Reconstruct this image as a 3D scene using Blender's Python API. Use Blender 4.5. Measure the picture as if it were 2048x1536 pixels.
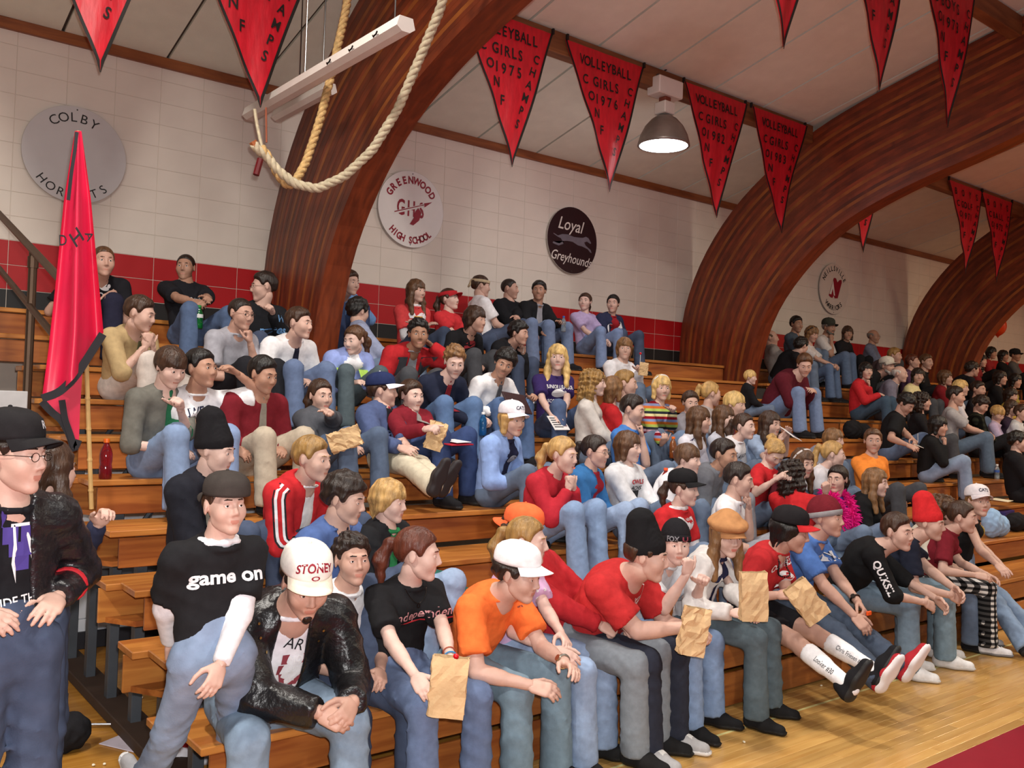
import bpy, math, random
import numpy as np
from mathutils import Vector, Matrix
from mathutils.bvhtree import BVHTree
random.seed(7)
for o in list(bpy.data.objects): bpy.data.objects.remove(o)
scene = bpy.context.scene
COL = scene.collection

# ------------------------------------------------------------------ camera
FPX = 1818.0
YAW, PITCH, ROLL = math.radians(51.72), math.radians(1.205), math.radians(1.945)
CAM = np.array([0.0, 0.0, 2.0])
_F = np.array([math.cos(YAW)*math.cos(PITCH), math.sin(YAW)*math.cos(PITCH), math.sin(PITCH)])
_R0 = np.array([math.sin(YAW), -math.cos(YAW), 0.0]); _U0 = np.cross(_R0, _F)
_R = _R0*math.cos(ROLL)+_U0*math.sin(ROLL); _U = -_R0*math.sin(ROLL)+_U0*math.cos(ROLL)
cd = bpy.data.cameras.new('camera'); cam = bpy.data.objects.new('camera', cd); COL.objects.link(cam)
cd.sensor_fit = 'HORIZONTAL'; cd.sensor_width = 36.0; cd.lens = 36.0*FPX/2048.0
cd.clip_start = 0.05; cd.clip_end = 200
m = Matrix.Identity(4)
for i in range(3):
    m[i][0], m[i][1], m[i][2], m[i][3] = _R[i], _U[i], -_F[i], CAM[i]
cam.matrix_world = m
scene.camera = cam
def ray(u, v): return _F+_R*(u-1024)/FPX-_U*(v-768)/FPX
def aty(u, v, y): d = ray(u, v); return CAM+d*(y/d[1])
def atx(u, v, x): d = ray(u, v); return CAM+d*(x/d[0])
def atz(u, v, z): d = ray(u, v); return CAM+d*((z-CAM[2])/d[2])

# ------------------------------------------------------------------ light and exposure
scene.view_settings.view_transform = 'Standard'
scene.view_settings.look = 'None'
scene.view_settings.gamma = 1.0
scene.view_settings.use_curve_mapping = False
scene.view_settings.exposure = 0.25
w = bpy.data.worlds.new('world'); scene.world = w; w.use_nodes = True
w.node_tree.nodes['Background'].inputs[0].default_value = (1.0, 0.96, 0.92, 1)
w.node_tree.nodes['Background'].inputs[1].default_value = 0.13
def lamp(name, kind, loc, power, color, rot=(0, 0, 0), **kw):
    l = bpy.data.lights.new(name, kind); l.energy = power; l.color = color
    for k, v in kw.items(): setattr(l, k, v)
    o = bpy.data.objects.new(name, l); COL.objects.link(o); o.location = loc; o.rotation_euler = rot
    return o
# the photographer's flash, just beside and above the lens
fl = CAM+_R*0.05+_U*0.10-_F*0.02
lamp('camera_flash', 'POINT', fl, 500, (1.0, 0.98, 0.97), shadow_soft_size=0.03)
# rows of high-bay gym lamps over the court (out of view); the second is a fill added to brighten the left wall
for gx, gy, pw, cl in ((-2.0, 2.0, 190, 0), (1.2, 4.6, 120, 0), (4.6, -1.5, 135, 0), (4.6, 4.2, 110, 0), (11.3, -1.5, 130, 1), (11.3, 3.0, 130, 1), (18, -1.5, 135, 2), (18, 3.0, 135, 2), (24.5, 1.0, 135, 2)):
    lamp('gym_lamp_or_fill', 'AREA', (gx, gy, 5.9), pw*1.15, ((1.0, 0.95, 0.87), (1.0, .88, .70), (1.0, .72, .44))[cl], shape='DISK', size=0.5)

# ------------------------------------------------------------------ materials
def lin(h):
    if not isinstance(h, str): return tuple(h)
    h = h.lstrip('#'); r = []
    for i in (0, 2, 4):
        c = int(h[i:i+2], 16)/255.0
        r.append(c/12.92 if c <= .04045 else ((c+.055)/1.055)**2.4)
    return tuple(r)
_M = {}
def base_mat(name):
    m = bpy.data.materials.new(name); m.use_nodes = True
    return m, m.node_tree, m.node_tree.nodes['Principled BSDF']
def N(nt, t, **kw):
    n = nt.nodes.new(t)
    for k, v in kw.items(): setattr(n, k, v)
    return n
def mat(color, rough=.7, metal=0., var=.12, scale=8., bump=0., bscale=60., kind='plain', spec=.4, stretch=(1, 1, 1), emit=0., alpha=1., trans=0.):
    key = (color, rough, metal, var, scale, bump, bscale, kind, spec, stretch, emit, alpha, trans)
    if key in _M: return _M[key]
    m, nt, b = base_mat(kind+'_'+str(len(_M)))
    c = lin(color)
    b.inputs['Roughness'].default_value = rough; b.inputs['Metallic'].default_value = metal
    b.inputs['Specular IOR Level'].default_value = spec
    tc = N(nt, 'ShaderNodeTexCoord'); mp = N(nt, 'ShaderNodeMapping')
    mp.inputs['Scale'].default_value = stretch
    nt.links.new(tc.outputs['Object'], mp.inputs['Vector'])
    nz = N(nt, 'ShaderNodeTexNoise'); nz.inputs['Scale'].default_value = scale; nz.inputs['Detail'].default_value = 3
    nt.links.new(mp.outputs['Vector'], nz.inputs['Vector'])
    rp = N(nt, 'ShaderNodeValToRGB')
    rp.color_ramp.elements[0].position = .3; rp.color_ramp.elements[1].position = .72
    rp.color_ramp.elements[0].color = tuple(max(0, x*(1-var)) for x in c)+(1,)
    rp.color_ramp.elements[1].color = tuple(min(1, x*(1+var)) for x in c)+(1,)
    nt.links.new(nz.outputs['Fac'], rp.inputs['Fac']); nt.links.new(rp.outputs['Color'], b.inputs['Base Color'])
    if bump:
        n2 = N(nt, 'ShaderNodeTexNoise'); n2.inputs['Scale'].default_value = bscale; n2.inputs['Detail'].default_value = 4
        nt.links.new(mp.outputs['Vector'], n2.inputs['Vector'])
        bp = N(nt, 'ShaderNodeBump'); bp.inputs['Strength'].default_value = bump; bp.inputs['Distance'].default_value = .01
        nt.links.new(n2.outputs['Fac'], bp.inputs['Height']); nt.links.new(bp.outputs['Normal'], b.inputs['Normal'])
    if emit:
        b.inputs['Emission Color'].default_value = c+(1,); b.inputs['Emission Strength'].default_value = emit
    if trans: b.inputs['Transmission Weight'].default_value = trans
    if alpha < 1: b.inputs['Alpha'].default_value = alpha
    _M[key] = m
    return m
def soft(c, k=.07):
    r = lin(c) if isinstance(c, str) else c; g = .3*r[0]+.55*r[1]+.15*r[2]
    return tuple(round(min(1, x*(1-k)+g*k+.006), 4) for x in r)
def cloth(c, rough=.92): return mat(soft(c), rough, var=.10, scale=30., bump=.10, bscale=140., kind='cloth', spec=.12)
def denim(c): return mat(tuple(round(x*.84, 4) for x in soft(c)), .9, var=.24, scale=9., bump=.14, bscale=160., kind='denim', spec=.15)
def skinm(c='e0ab90'): return mat(soft(c, .1), .52, var=.07, scale=18., bump=.05, bscale=120., kind='skin', spec=.35)
def hairm(c): return mat(c, .45, var=.45, scale=26., bump=.8, bscale=70., kind='hair', spec=.45, stretch=(1, 1, .22))
def leather(c): return mat(c, .33, var=.15, scale=20., bump=.5, bscale=45., kind='leather', spec=.5)
def plastic(c, r=.35): return mat(c, r, var=.04, scale=5., kind='plastic')
def metal(c, r=.35): return mat(c, r, 1., var=.08, kind='metal')
def wood(c1, c2, rough=.35, scale=2.2, stretch=(1, 9, 9), name='wood', bump=.05):
    key = ('wood', c1, c2, rough, scale, stretch)
    if key in _M: return _M[key]
    m, nt, b = base_mat(name); b.inputs['Roughness'].default_value = rough
    tc = N(nt, 'ShaderNodeTexCoord'); oi = N(nt, 'ShaderNodeObjectInfo')
    add = N(nt, 'ShaderNodeVectorMath', operation='MULTIPLY_ADD')
    cmb = N(nt, 'ShaderNodeCombineXYZ')
    for i in range(3): nt.links.new(oi.outputs['Random'], cmb.inputs[i])
    add.inputs[1].default_value = (17, 31, 23)
    nt.links.new(cmb.outputs[0], add.inputs[0]); nt.links.new(tc.outputs['Object'], add.inputs[2])
    mp = N(nt, 'ShaderNodeMapping'); mp.inputs['Scale'].default_value = stretch
    nt.links.new(add.outputs[0], mp.inputs['Vector'])
    nz = N(nt, 'ShaderNodeTexNoise'); nz.inputs['Scale'].default_value = scale; nz.inputs['Detail'].default_value = 6; nz.inputs['Distortion'].default_value = .6
    nt.links.new(mp.outputs[0], nz.inputs['Vector'])
    rp = N(nt, 'ShaderNodeValToRGB'); rp.color_ramp.elements[0].position = .34; rp.color_ramp.elements[1].position = .68
    rp.color_ramp.elements[0].color = lin(c1)+(1,); rp.color_ramp.elements[1].color = lin(c2)+(1,)
    nt.links.new(nz.outputs['Fac'], rp.inputs['Fac'])
    hs = N(nt, 'ShaderNodeHueSaturation')
    mr = N(nt, 'ShaderNodeMapRange'); mr.inputs[3].default_value = .82; mr.inputs[4].default_value = 1.15
    nt.links.new(oi.outputs['Random'], mr.inputs[0]); nt.links.new(mr.outputs[0], hs.inputs['Value'])
    nt.links.new(rp.outputs[0], hs.inputs['Color']); nt.links.new(hs.outputs[0], b.inputs['Base Color'])
    bp = N(nt, 'ShaderNodeBump'); bp.inputs['Strength'].default_value = bump; bp.inputs['Distance'].default_value = .01
    nt.links.new(nz.outputs['Fac'], bp.inputs['Height']); nt.links.new(bp.outputs['Normal'], b.inputs['Normal'])
    _M[key] = m
    return m
def banded(name, cols, period, axis=2, rough=.9, grid=None, offset=0.):
    """horizontal knit stripes (or a woven check when grid is given) along an object axis"""
    m, nt, b = base_mat(name); b.inputs['Roughness'].default_value = rough; b.inputs['Specular IOR Level'].default_value = .15
    tc = N(nt, 'ShaderNodeTexCoord'); sp = N(nt, 'ShaderNodeSeparateXYZ'); nt.links.new(tc.outputs['Object'], sp.inputs[0])
    def frac(ax, per):
        a = N(nt, 'ShaderNodeMath', operation='DIVIDE'); a.inputs[1].default_value = per
        nt.links.new(sp.outputs[ax], a.inputs[0])
        o = N(nt, 'ShaderNodeMath', operation='ADD'); o.inputs[1].default_value = 50.+offset; nt.links.new(a.outputs[0], o.inputs[0])
        f = N(nt, 'ShaderNodeMath', operation='FRACT'); nt.links.new(o.outputs[0], f.inputs[0]); return f
    f = frac(axis, period)
    rp = N(nt, 'ShaderNodeValToRGB'); rp.color_ramp.interpolation = 'CONSTANT'
    while len(rp.color_ramp.elements) < len(cols): rp.color_ramp.elements.new(.5)
    for i, c in enumerate(cols):
        rp.color_ramp.elements[i].position = i/len(cols); rp.color_ramp.elements[i].color = lin(c)+(1,)
    nt.links.new(f.outputs[0], rp.inputs[0])
    out = rp.outputs[0]
    if grid:
        f2 = frac(0, period*grid[0]); r2 = N(nt, 'ShaderNodeValToRGB'); r2.color_ramp.interpolation = 'CONSTANT'
        r2.color_ramp.elements[0].color = (1, 1, 1, 1); r2.color_ramp.elements[1].position = .5; r2.color_ramp.elements[1].color = lin(grid[1])+(1,)
        nt.links.new(f2.outputs[0], r2.inputs[0])
        mx = N(nt, 'ShaderNodeMixRGB', blend_type='MULTIPLY'); mx.inputs[0].default_value = 1
        nt.links.new(out, mx.inputs[1]); nt.links.new(r2.outputs[0], mx.inputs[2]); out = mx.outputs[0]
    nt.links.new(out, b.inputs['Base Color'])
    return m

# ------------------------------------------------------------------ scene helpers
def link(o, parent=None):
    COL.objects.link(o)
    if parent is not None: o.parent = parent
    return o
def tag(o, label=None, cat=None, group=None, kind=None):
    if label: o['label'] = label
    if cat: o['category'] = cat
    if group: o['group'] = group
    if kind: o['kind'] = kind
    return o
def empty(name, loc, label=None, cat=None, group=None, rz=0.):
    o = bpy.data.objects.new(name, None); o.empty_display_size = .1; COL.objects.link(o)
    o.location = [float(x) for x in loc]; o.rotation_euler = (0, 0, rz)
    return tag(o, label, cat, group)
def mesh_np(name, V, faces, mats=(), fm=None, smooth=True):
    """faces: (n,3) / (n,4) array or a list of index lists"""
    me = bpy.data.meshes.new(name)
    V = np.asarray(V, dtype=np.float32)
    if isinstance(faces, np.ndarray):
        n, k = faces.shape
        me.vertices.add(len(V)); me.vertices.foreach_set('co', V.ravel())
        me.loops.add(n*k); me.loops.foreach_set('vertex_index', faces.astype(np.int32).ravel())
        me.polygons.add(n); me.polygons.foreach_set('loop_start', np.arange(0, n*k, k, dtype=np.int32))
        me.update(calc_edges=True)
    else:
        me.from_pydata(V.tolist(), [], [list(map(int, f)) for f in faces])
    for mt in mats: me.materials.append(mt)
    if fm is not None: me.polygons.foreach_set('material_index', np.asarray(fm, dtype=np.int32))
    me.polygons.foreach_set('use_smooth', np.full(len(me.polygons), bool(smooth)))
    me.update()
    return me
def obj(name, me, parent=None, loc=(0, 0, 0), rot=None):
    o = bpy.data.objects.new(name, me); link(o, parent)
    if rot is not None: o.matrix_basis = Matrix.Translation([float(x) for x in loc]) @ (rot.to_4x4() if isinstance(rot, Matrix) else rot)
    else: o.location = [float(x) for x in loc]
    return o
class MB:
    """collects boxes, tubes, prisms and lathes for ONE mesh"""
    def __init__(s): s.V = []; s.F = []; s.M = []
    def add(s, V, F, mi=0):
        n = len(s.V); s.V += [tuple(map(float, v)) for v in V]; s.F += [[i+n for i in f] for f in F]; s.M += [mi]*len(F); return s
    def box(s, lo, hi, b=0., mi=0):
        x0, y0, z0 = lo; x1, y1, z1 = hi
        if b <= 0:
            V = [(x0, y0, z0), (x1, y0, z0), (x1, y1, z0), (x0, y1, z0), (x0, y0, z1), (x1, y0, z1), (x1, y1, z1), (x0, y1, z1)]
            return s.add(V, [(0, 3, 2, 1), (4, 5, 6, 7), (0, 1, 5, 4), (1, 2, 6, 5), (2, 3, 7, 6), (3, 0, 4, 7)], mi)
        V = []; idx = {}
        X = (x0, x1); Y = (y0, y1); Z = (z0, z1)
        for i in (0, 1):
            for j in (0, 1):
                for k in (0, 1):
                    sx = b*(1-2*i); sy = b*(1-2*j); sz = b*(1-2*k)
                    for a, (dx, dy, dz) in enumerate(((0, sy, sz), (sx, 0, sz), (sx, sy, 0))):
                        idx[i, j, k, a] = len(V); V.append((X[i]+dx, Y[j]+dy, Z[k]+dz))
        I = idx; F = []
        for i in (0, 1): F.append([I[i, 0, 0, 0], I[i, 1, 0, 0], I[i, 1, 1, 0], I[i, 0, 1, 0]][::(1 if i else -1)])
        for j in (0, 1): F.append([I[0, j, 0, 1], I[1, j, 0, 1], I[1, j, 1, 1], I[0, j, 1, 1]][::(-1 if j else 1)])
        for k in (0, 1): F.append([I[0, 0, k, 2], I[1, 0, k, 2], I[1, 1, k, 2], I[0, 1, k, 2]][::(1 if k else -1)])
        for i in (0, 1):
            for j in (0, 1): F.append([I[i, j, 0, 0], I[i, j, 0, 1], I[i, j, 1, 1], I[i, j, 1, 0]][::(1 if i ^ j else -1)][::-1])
        for i in (0, 1):
            for k in (0, 1): F.append([I[i, 0, k, 0], I[i, 0, k, 2], I[i, 1, k, 2], I[i, 1, k, 0]][::(1 if i ^ k else -1)])
        for j in (0, 1):
            for k in (0, 1): F.append([I[0, j, k, 1], I[0, j, k, 2], I[1, j, k, 2], I[1, j, k, 1]][::(1 if j ^ k else -1)][::-1])
        for i in (0, 1):
            for j in (0, 1):
                for k in (0, 1): F.append([I[i, j, k, 0], I[i, j, k, 1], I[i, j, k, 2]][::(1 if (i+j+k) % 2 else -1)])
        return s.add(V, F, mi)
    def tube(s, pts, r, n=8, mi=0, cap=True):
        P = [np.array(p, float) for p in pts]; m_ = len(P)
        rr = [r]*m_ if np.isscalar(r) else r
        V = []; F = []; ref = None
        for i in range(m_):
            t = P[min(i+1, m_-1)]-P[max(i-1, 0)]; t /= np.linalg.norm(t)+1e-12
            if ref is None:
                ref = np.cross(t, [0, 0, 1]) if abs(t[2]) < .9 else np.cross(t, [1, 0, 0])
            ref = ref-t*(ref@t); ref /= np.linalg.norm(ref)+1e-12
            q = np.cross(t, ref)
            for k in range(n):
                a = 2*math.pi*k/n; V.append(P[i]+rr[i]*(math.cos(a)*ref+math.sin(a)*q))
        for i in range(m_-1):
            for k in range(n): F.append((i*n+k, i*n+(k+1) % n, (i+1)*n+(k+1) % n, (i+1)*n+k))
        if cap: F.append(list(range(n))[::-1]); F.append([(m_-1)*n+k for k in range(n)])
        return s.add(V, F, mi)
    def lathe(s, prof, n=20, mi=0, axis=(0, 0, 0)):
        V = []; F = []; ax, ay, az = axis; m_ = len(prof)
        for r, z in prof:
            for k in range(n):
                a = 2*math.pi*k/n; V.append((ax+r*math.cos(a), ay+r*math.sin(a), az+z))
        for i in range(m_-1):
            for k in range(n): F.append((i*n+k, i*n+(k+1) % n, (i+1)*n+(k+1) % n, (i+1)*n+k))
        F.append(list(range(n))[::-1]); F.append([(m_-1)*n+k for k in range(n)])
        return s.add(V, F, mi)
    def mesh(s, name, mats, smooth=False): return mesh_np(name, s.V, s.F, mats, s.M, smooth)
    def build(s, name, mats, parent=None, loc=(0, 0, 0), smooth=False, rot=None):
        if not isinstance(mats, (list, tuple)): mats = [mats]
        return obj(name, s.mesh(name, mats, smooth), parent, loc, rot)

# ---- lettering (built-in font), each string comes back as flat triangles in x/y
_TX = {}
def glyphs(txt, bold=0.):
    key = (txt, bold)
    if key not in _TX:
        cu = bpy.data.curves.new('t', 'FONT'); cu.body = txt; cu.size = 1.0; cu.align_x = 'CENTER'; cu.resolution_u = 3; cu.offset = bold
        o = bpy.data.objects.new('t', cu); COL.objects.link(o)
        bpy.context.view_layer.update()
        dg = bpy.context.evaluated_depsgraph_get(); ev = o.evaluated_get(dg)
        me = ev.to_mesh(); V = np.array([v.co[:] for v in me.vertices]); F = [list(p.vertices) for p in me.polygons]
        ev.to_mesh_clear(); bpy.data.objects.remove(o); bpy.data.curves.remove(cu)
        if len(V):
            # centre on cap height
            V[:, 1] -= .35
            V[:, 0] -= (V[:, 0].min()+V[:, 0].max())/2
        _TX[key] = (V, F)
    return _TX[key]
# ------------------------------------------------------------------ the hall
WY = 9.38
Z0, RI, Y0, DP = .48, .241, 3.88, .514          # bleacher: first seat height, rise, front line, row depth
def zrow(j): return Z0+RI*j
def yrow(j): return Y0+DP*j
def zceil(y): return 5.34+.25*(WY-y)
XE = 27.0
ARX = (3.92, 10.66, 17.2, 23.9)
def structure(o): o['kind'] = 'structure'; return o

# floor: maple strips, red court border
mfl = wood('b98b4c', 'cba15f', .22, 1.6, (1, 14, 14), 'maple_strip', .02)
floor = structure(MB().box((-6, -8, -.12), (XE+1, WY+.1, -.012)).build('floor', mat('7a4a22', .4)))
pm = {}
rnd = random.Random(3)
cnt = 0
yy = 2.60
k = 0
while yy < 4.3:
    xx = -1.0-rnd.random()*1.2
    while xx < 13.5 and cnt < 295:
        L = (1.2, 1.8, 2.4)[rnd.randrange(3)]
        if L not in pm: pm[L] = MB().box((0, .0006, -.012), (L-.0012, .0694, 0), .0012).mesh('floor_strip', [mfl])
        if not (yy > 3.95 and xx > 2.2):
            o = obj('floor_strip', pm[L], floor, (xx, yy, 0)); cnt += 1
        xx += L
    yy += .07; k += 1
rest = MB()
for (x0, x1, ya, yb) in ((-6, 13.5, 4.31, WY), (12.2, XE+1, 2.6, WY)):
    rest.box((x0, ya, -.011), (x1, yb, -.0015))
tag(rest.build('floor_strips', wood('a9722c', 'c08a3c', .25, 1.6, (1, 14, 14), 'maple_far', .02), floor), kind='stuff')
redm = mat('8e1a2c', .3, var=.05)
tag(MB().box((-6, -8, -.011), (XE+1, 2.598, 0.0)).build('court_border', redm, floor), 'dark red painted border of the wooden court')
MB().box((-1, 3.585, -.001), (XE, 3.605, .0008)).build('court_line', mat('d9cf8e', .4), floor)

# back wall: stack-bonded painted blocks, red and black band behind the top seats
wall = structure(MB().box((-4, WY+.004, -.1), (XE+1, WY+.25, 5.6)).build('wall_back', mat('d3c9bd', .8, var=.03)))
BW, BH = .4304, .2235
mw = mat('e2d8cc', .62, var=.035, scale=3., bump=.06, bscale=90., kind='block')
mr_ = mat('b01018', .5, var=.05, scale=3., bump=.05, bscale=90., kind='block')
mk = mat('1c1a1a', .5, var=.05, kind='block')
def bmesh_(h, m): return MB().box((.0025, 0, .0025), (BW-.0025, .05, h-.0025), .002).mesh('block', [m])
blocks = []
c0 = int(math.floor((0.2-5.792)/BW))
zb = [(2.66, .225, 'k'), (2.885, .225, 'r'), (3.11, .225, 'r')]+[(3.335+i*BH, BH, 'w') for i in range(9)]
mats_ = {'k': mk, 'r': mr_, 'w': mw}
shared = {}
far = MB(); n = 0
for c in range(c0, int((XE-5.792)/BW)+1):
    x = 5.792+c*BW
    for z, h, t in zb:
        if z+h > 5.62: continue
        if n < 300:
            key = (t, h)
            if key not in shared: shared[key] = bmesh_(h, mats_[t])
            obj('block', shared[key], wall, (x, WY, z)); n += 1
        else:
            far.box((x+.0025, WY, z+.0025), (x+BW-.0025, WY+.05, z+h-.0025), .002, 'krw'.index(t))
tag(far.build('blocks', [mk, mr_, mw], wall), kind='stuff')
# wall below the seats, seen through the open end
low = structure(MB().box((-4, 7.56, 0), (3.4, 7.7, 1.35)).build('wall_under', mat('c9cbd0', .8, var=.03)))
lm = MB().box((.003, 0, .003), (BW-.003, .05, .2205), .004).mesh('block', [mat('cfd2d8', .75, var=.03, kind='block')])
for i in range(12):
    for q in range(6): obj('block', lm, low, (-2+i*BW, 7.545, .0+q*.2235))
structure(MB().box((-4, 7.51, 0), (3.4, 7.545, .13), .004).build('baseboard_under', mat('24242a', .5)))
for z_, h_, c_ in ((.44, .16, '4a4d54'), (.515, .008, 'a0a2a6')):
    MB().box((-4, 7.538-.004*(h_ < .05), z_), (3.4, 7.55, z_+h_), .002).build('painted_band', mat(c_, .6), low)
structure(MB().box((XE, -6, 0), (XE+.2, WY, 8.5)).build('wall_right', mat('cfc3b2', .8)))

# ceiling: long panels between the arches with dark seams, two slopes of purlins
CY1 = -3.0
ceil = MB(); sl = math.atan(.25)
V = []
for (y, zo) in ((WY+.2, 0), (CY1, 0)):
    for x in (-5, XE+.5): V.append((x, y, zceil(y)+.03))
for v in list(V): V.append((v[0], v[1], v[2]+.12))
ceil.add(V, [(0, 1, 3, 2), (4, 6, 7, 5), (0, 4, 5, 1), (2, 3, 7, 6), (0, 2, 6, 4), (1, 5, 7, 3)])
ceiling = structure(ceil.build('ceiling', mat('4a4038', .9)))
mc = mat('dfe2d4', .85, var=.04, scale=5., bump=.25, bscale=160., kind='ceiling_board')
PW = .967
pmesh = {}
for yy0, yy1 in ((9.38, 7.2), (7.2, 4.55), (4.55, 1.9), (1.9, -.8)):
    q = MB(); Vp = []
    for y in (yy0-.01, yy1+.01):
        for x in (.016, PW-.016): Vp.append((x, y, zceil(y)))
    for v in list(Vp): Vp.append((v[0], v[1], v[2]+.03))
    q.add(Vp, [(0, 1, 3, 2), (4, 6, 7, 5), (0, 4, 5, 1), (2, 3, 7, 6), (0, 2, 6, 4), (1, 5, 7, 3)])
    me = q.mesh('ceiling_board', [mc])
    for i in range(-10, 22): obj('ceiling_board', me, ceiling, (5.72+i*PW, 0, 0))
mtrim = wood('6e3a1c', '8e5228', .5, 2., (1, 8, 8), 'trim_wood')
structure(MB().box((-4, WY-.05, 5.25), (XE, WY+.01, 5.35), .004).build('trim_1', mtrim))

# laminated arches
EX = [(9.38, .0), (9.38, 2.6), (9.375, 3.34), (9.17, 3.95), (8.9, 4.42), (8.61, 4.77), (8.42, 4.97), (8.18, 5.18), (7.7, 5.48), (7.2, 5.80), (6.4, 6.06), (5.46, 6.30), (3.0, 6.90), (0., 7.66), (-2.5, 8.28)]
IN = [(8.2, .0), (8.17, 2.0), (8.10, 2.6), (7.95, 3.15), (7.76, 3.53), (7.42, 3.92), (7.07, 4.25), (6.6, 4.55), (6.0, 4.78), (5.5, 4.93), (4.9, 5.07), (4.4, 5.23), (2.5, 5.80), (0, 6.55), (-2.5, 7.3)]
def resample(P, n):
    P = np.array(P, float)
    d = np.r_[0, np.cumsum(np.linalg.norm(np.diff(P, axis=0), axis=1))]; t = np.linspace(0, d[-1], n)
    Q = np.stack([np.interp(t, d, P[:, i]) for i in range(P.shape[1])], 1)
    for _ in range(3): Q[1:-1] = (Q[:-2]+2*Q[1:-1]+Q[2:])/4
    return Q
NA, NL = 72, 30
E_ = resample(EX, NA); I_ = resample(IN, NA)
AW = .27
def lam_mat(i):
    r_ = random.Random(i*7+1); t = r_.random()
    a = [int(x) for x in ((82+22*t), (34+11*t), (18+5*t))]; b_ = [int(x) for x in ((112+30*t), (48+16*t), (23+8*t))]
    return wood('%02x%02x%02x' % tuple(a), '%02x%02x%02x' % tuple(b_), .42, 1.5, (12, 2.2, 2.2), 'lamination')
lams = [lam_mat(i) for i in range(5)]+[wood('7c401a', '9a5824', .42, 1.5, (12, 2.2, 2.2), 'lamination')]
lam_me = []
for l in range(NL):
    q = MB(); t0, t1 = l/NL, (l+1)/NL
    ins = .0 if l % 2 else .0012
    A = E_*(1-t0)+I_*t0; B = E_*(1-t1)+I_*t1
    Vv = []
    for i in range(NA):
        Vv += [(ins, A[i, 0], A[i, 1]), (AW-ins, A[i, 0], A[i, 1]), (AW-ins, B[i, 0], B[i, 1]), (ins, B[i, 0], B[i, 1])]
    Ff = []
    for i in range(NA-1):
        o4 = i*4
        for k in range(4): Ff.append((o4+k, o4+4+k, o4+4+(k+1) % 4, o4+(k+1) % 4))
    Ff += [(0, 1, 2, 3), tuple((NA-1)*4+k for k in (3, 2, 1, 0))]
    q.add(Vv, Ff); lam_me.append(q.mesh('lamination', [lams[5 if l in (4, 9, 15, 22, 26) else (l*3) % 5]], False))
for i, x in enumerate(ARX):
    a = empty('glulam_arch', (x, WY, 0), ['nearest curved laminated wooden arch, with the climbing rope in front of it', 'second laminated wooden arch, between the running-dog sign and the sign with the red N', 'third laminated wooden arch, dark, right of the sign with the red N', 'fourth and farthest laminated wooden arch at the right edge'][i], 'arch', 'curved laminated roof arches')
    for me in lam_me: obj('lamination', me, a, (0, -WY, 0))

# purlins between the arches
mpur = wood('6b3f22', '8d5a33', .6, 1.6, (1, 8, 8), 'purlin_wood')
PUR = ((7.2, 'lower'), (4.55, 'upper'))
for py, nm in PUR:
    for i in range(4):
        x0 = (-4, )+tuple(a+AW for a in ARX[:3])
        x1 = ARX
        o = MB().box((0, -.07, -.23), (x1[i]-x0[i], .07, .0), .006).build('purlin', mpur, None, (x0[i], py, zceil(py)-.005))
        tag(o, '%s brown wooden roof beam in the %s bay' % (nm, ('nearest left', 'second', 'third', 'farthest')[i]), 'beam', 'roof beams between arches')

# ------------------------------------------------------------------ bleachers
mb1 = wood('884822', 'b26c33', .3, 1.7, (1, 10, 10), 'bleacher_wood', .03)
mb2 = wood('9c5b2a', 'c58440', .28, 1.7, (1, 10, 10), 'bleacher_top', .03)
msteel = mat('4b5057', .5, .3, kind='steel')
SX = [1.45, 6.35, 11.2, 16.1, 21.0, 25.9]
SL = ['leftmost section of orange varnished wooden bleachers with its open steel end', 'bleacher section in front of the dark round dog sign', 'bleacher section at the foot of the second arch', 'bleacher section below the sign with the red N', 'farthest bleacher section at the right edge of the picture']
def arch_clear(x0, x1, j):
    """pieces of a row that do not run into an arch"""
    if j < 8: return [(x0, x1)]
    out = [(x0, x1)]
    for a in ARX:
        nxt = []
        for p, q in out:
            if q <= a-.03 or p >= a+AW+.03: nxt.append((p, q)); continue
            if p < a-.1: nxt.append((p, a-.03))
            if q > a+AW+.1: nxt.append((a+AW+.03, q))
        out = nxt
    return out
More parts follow.
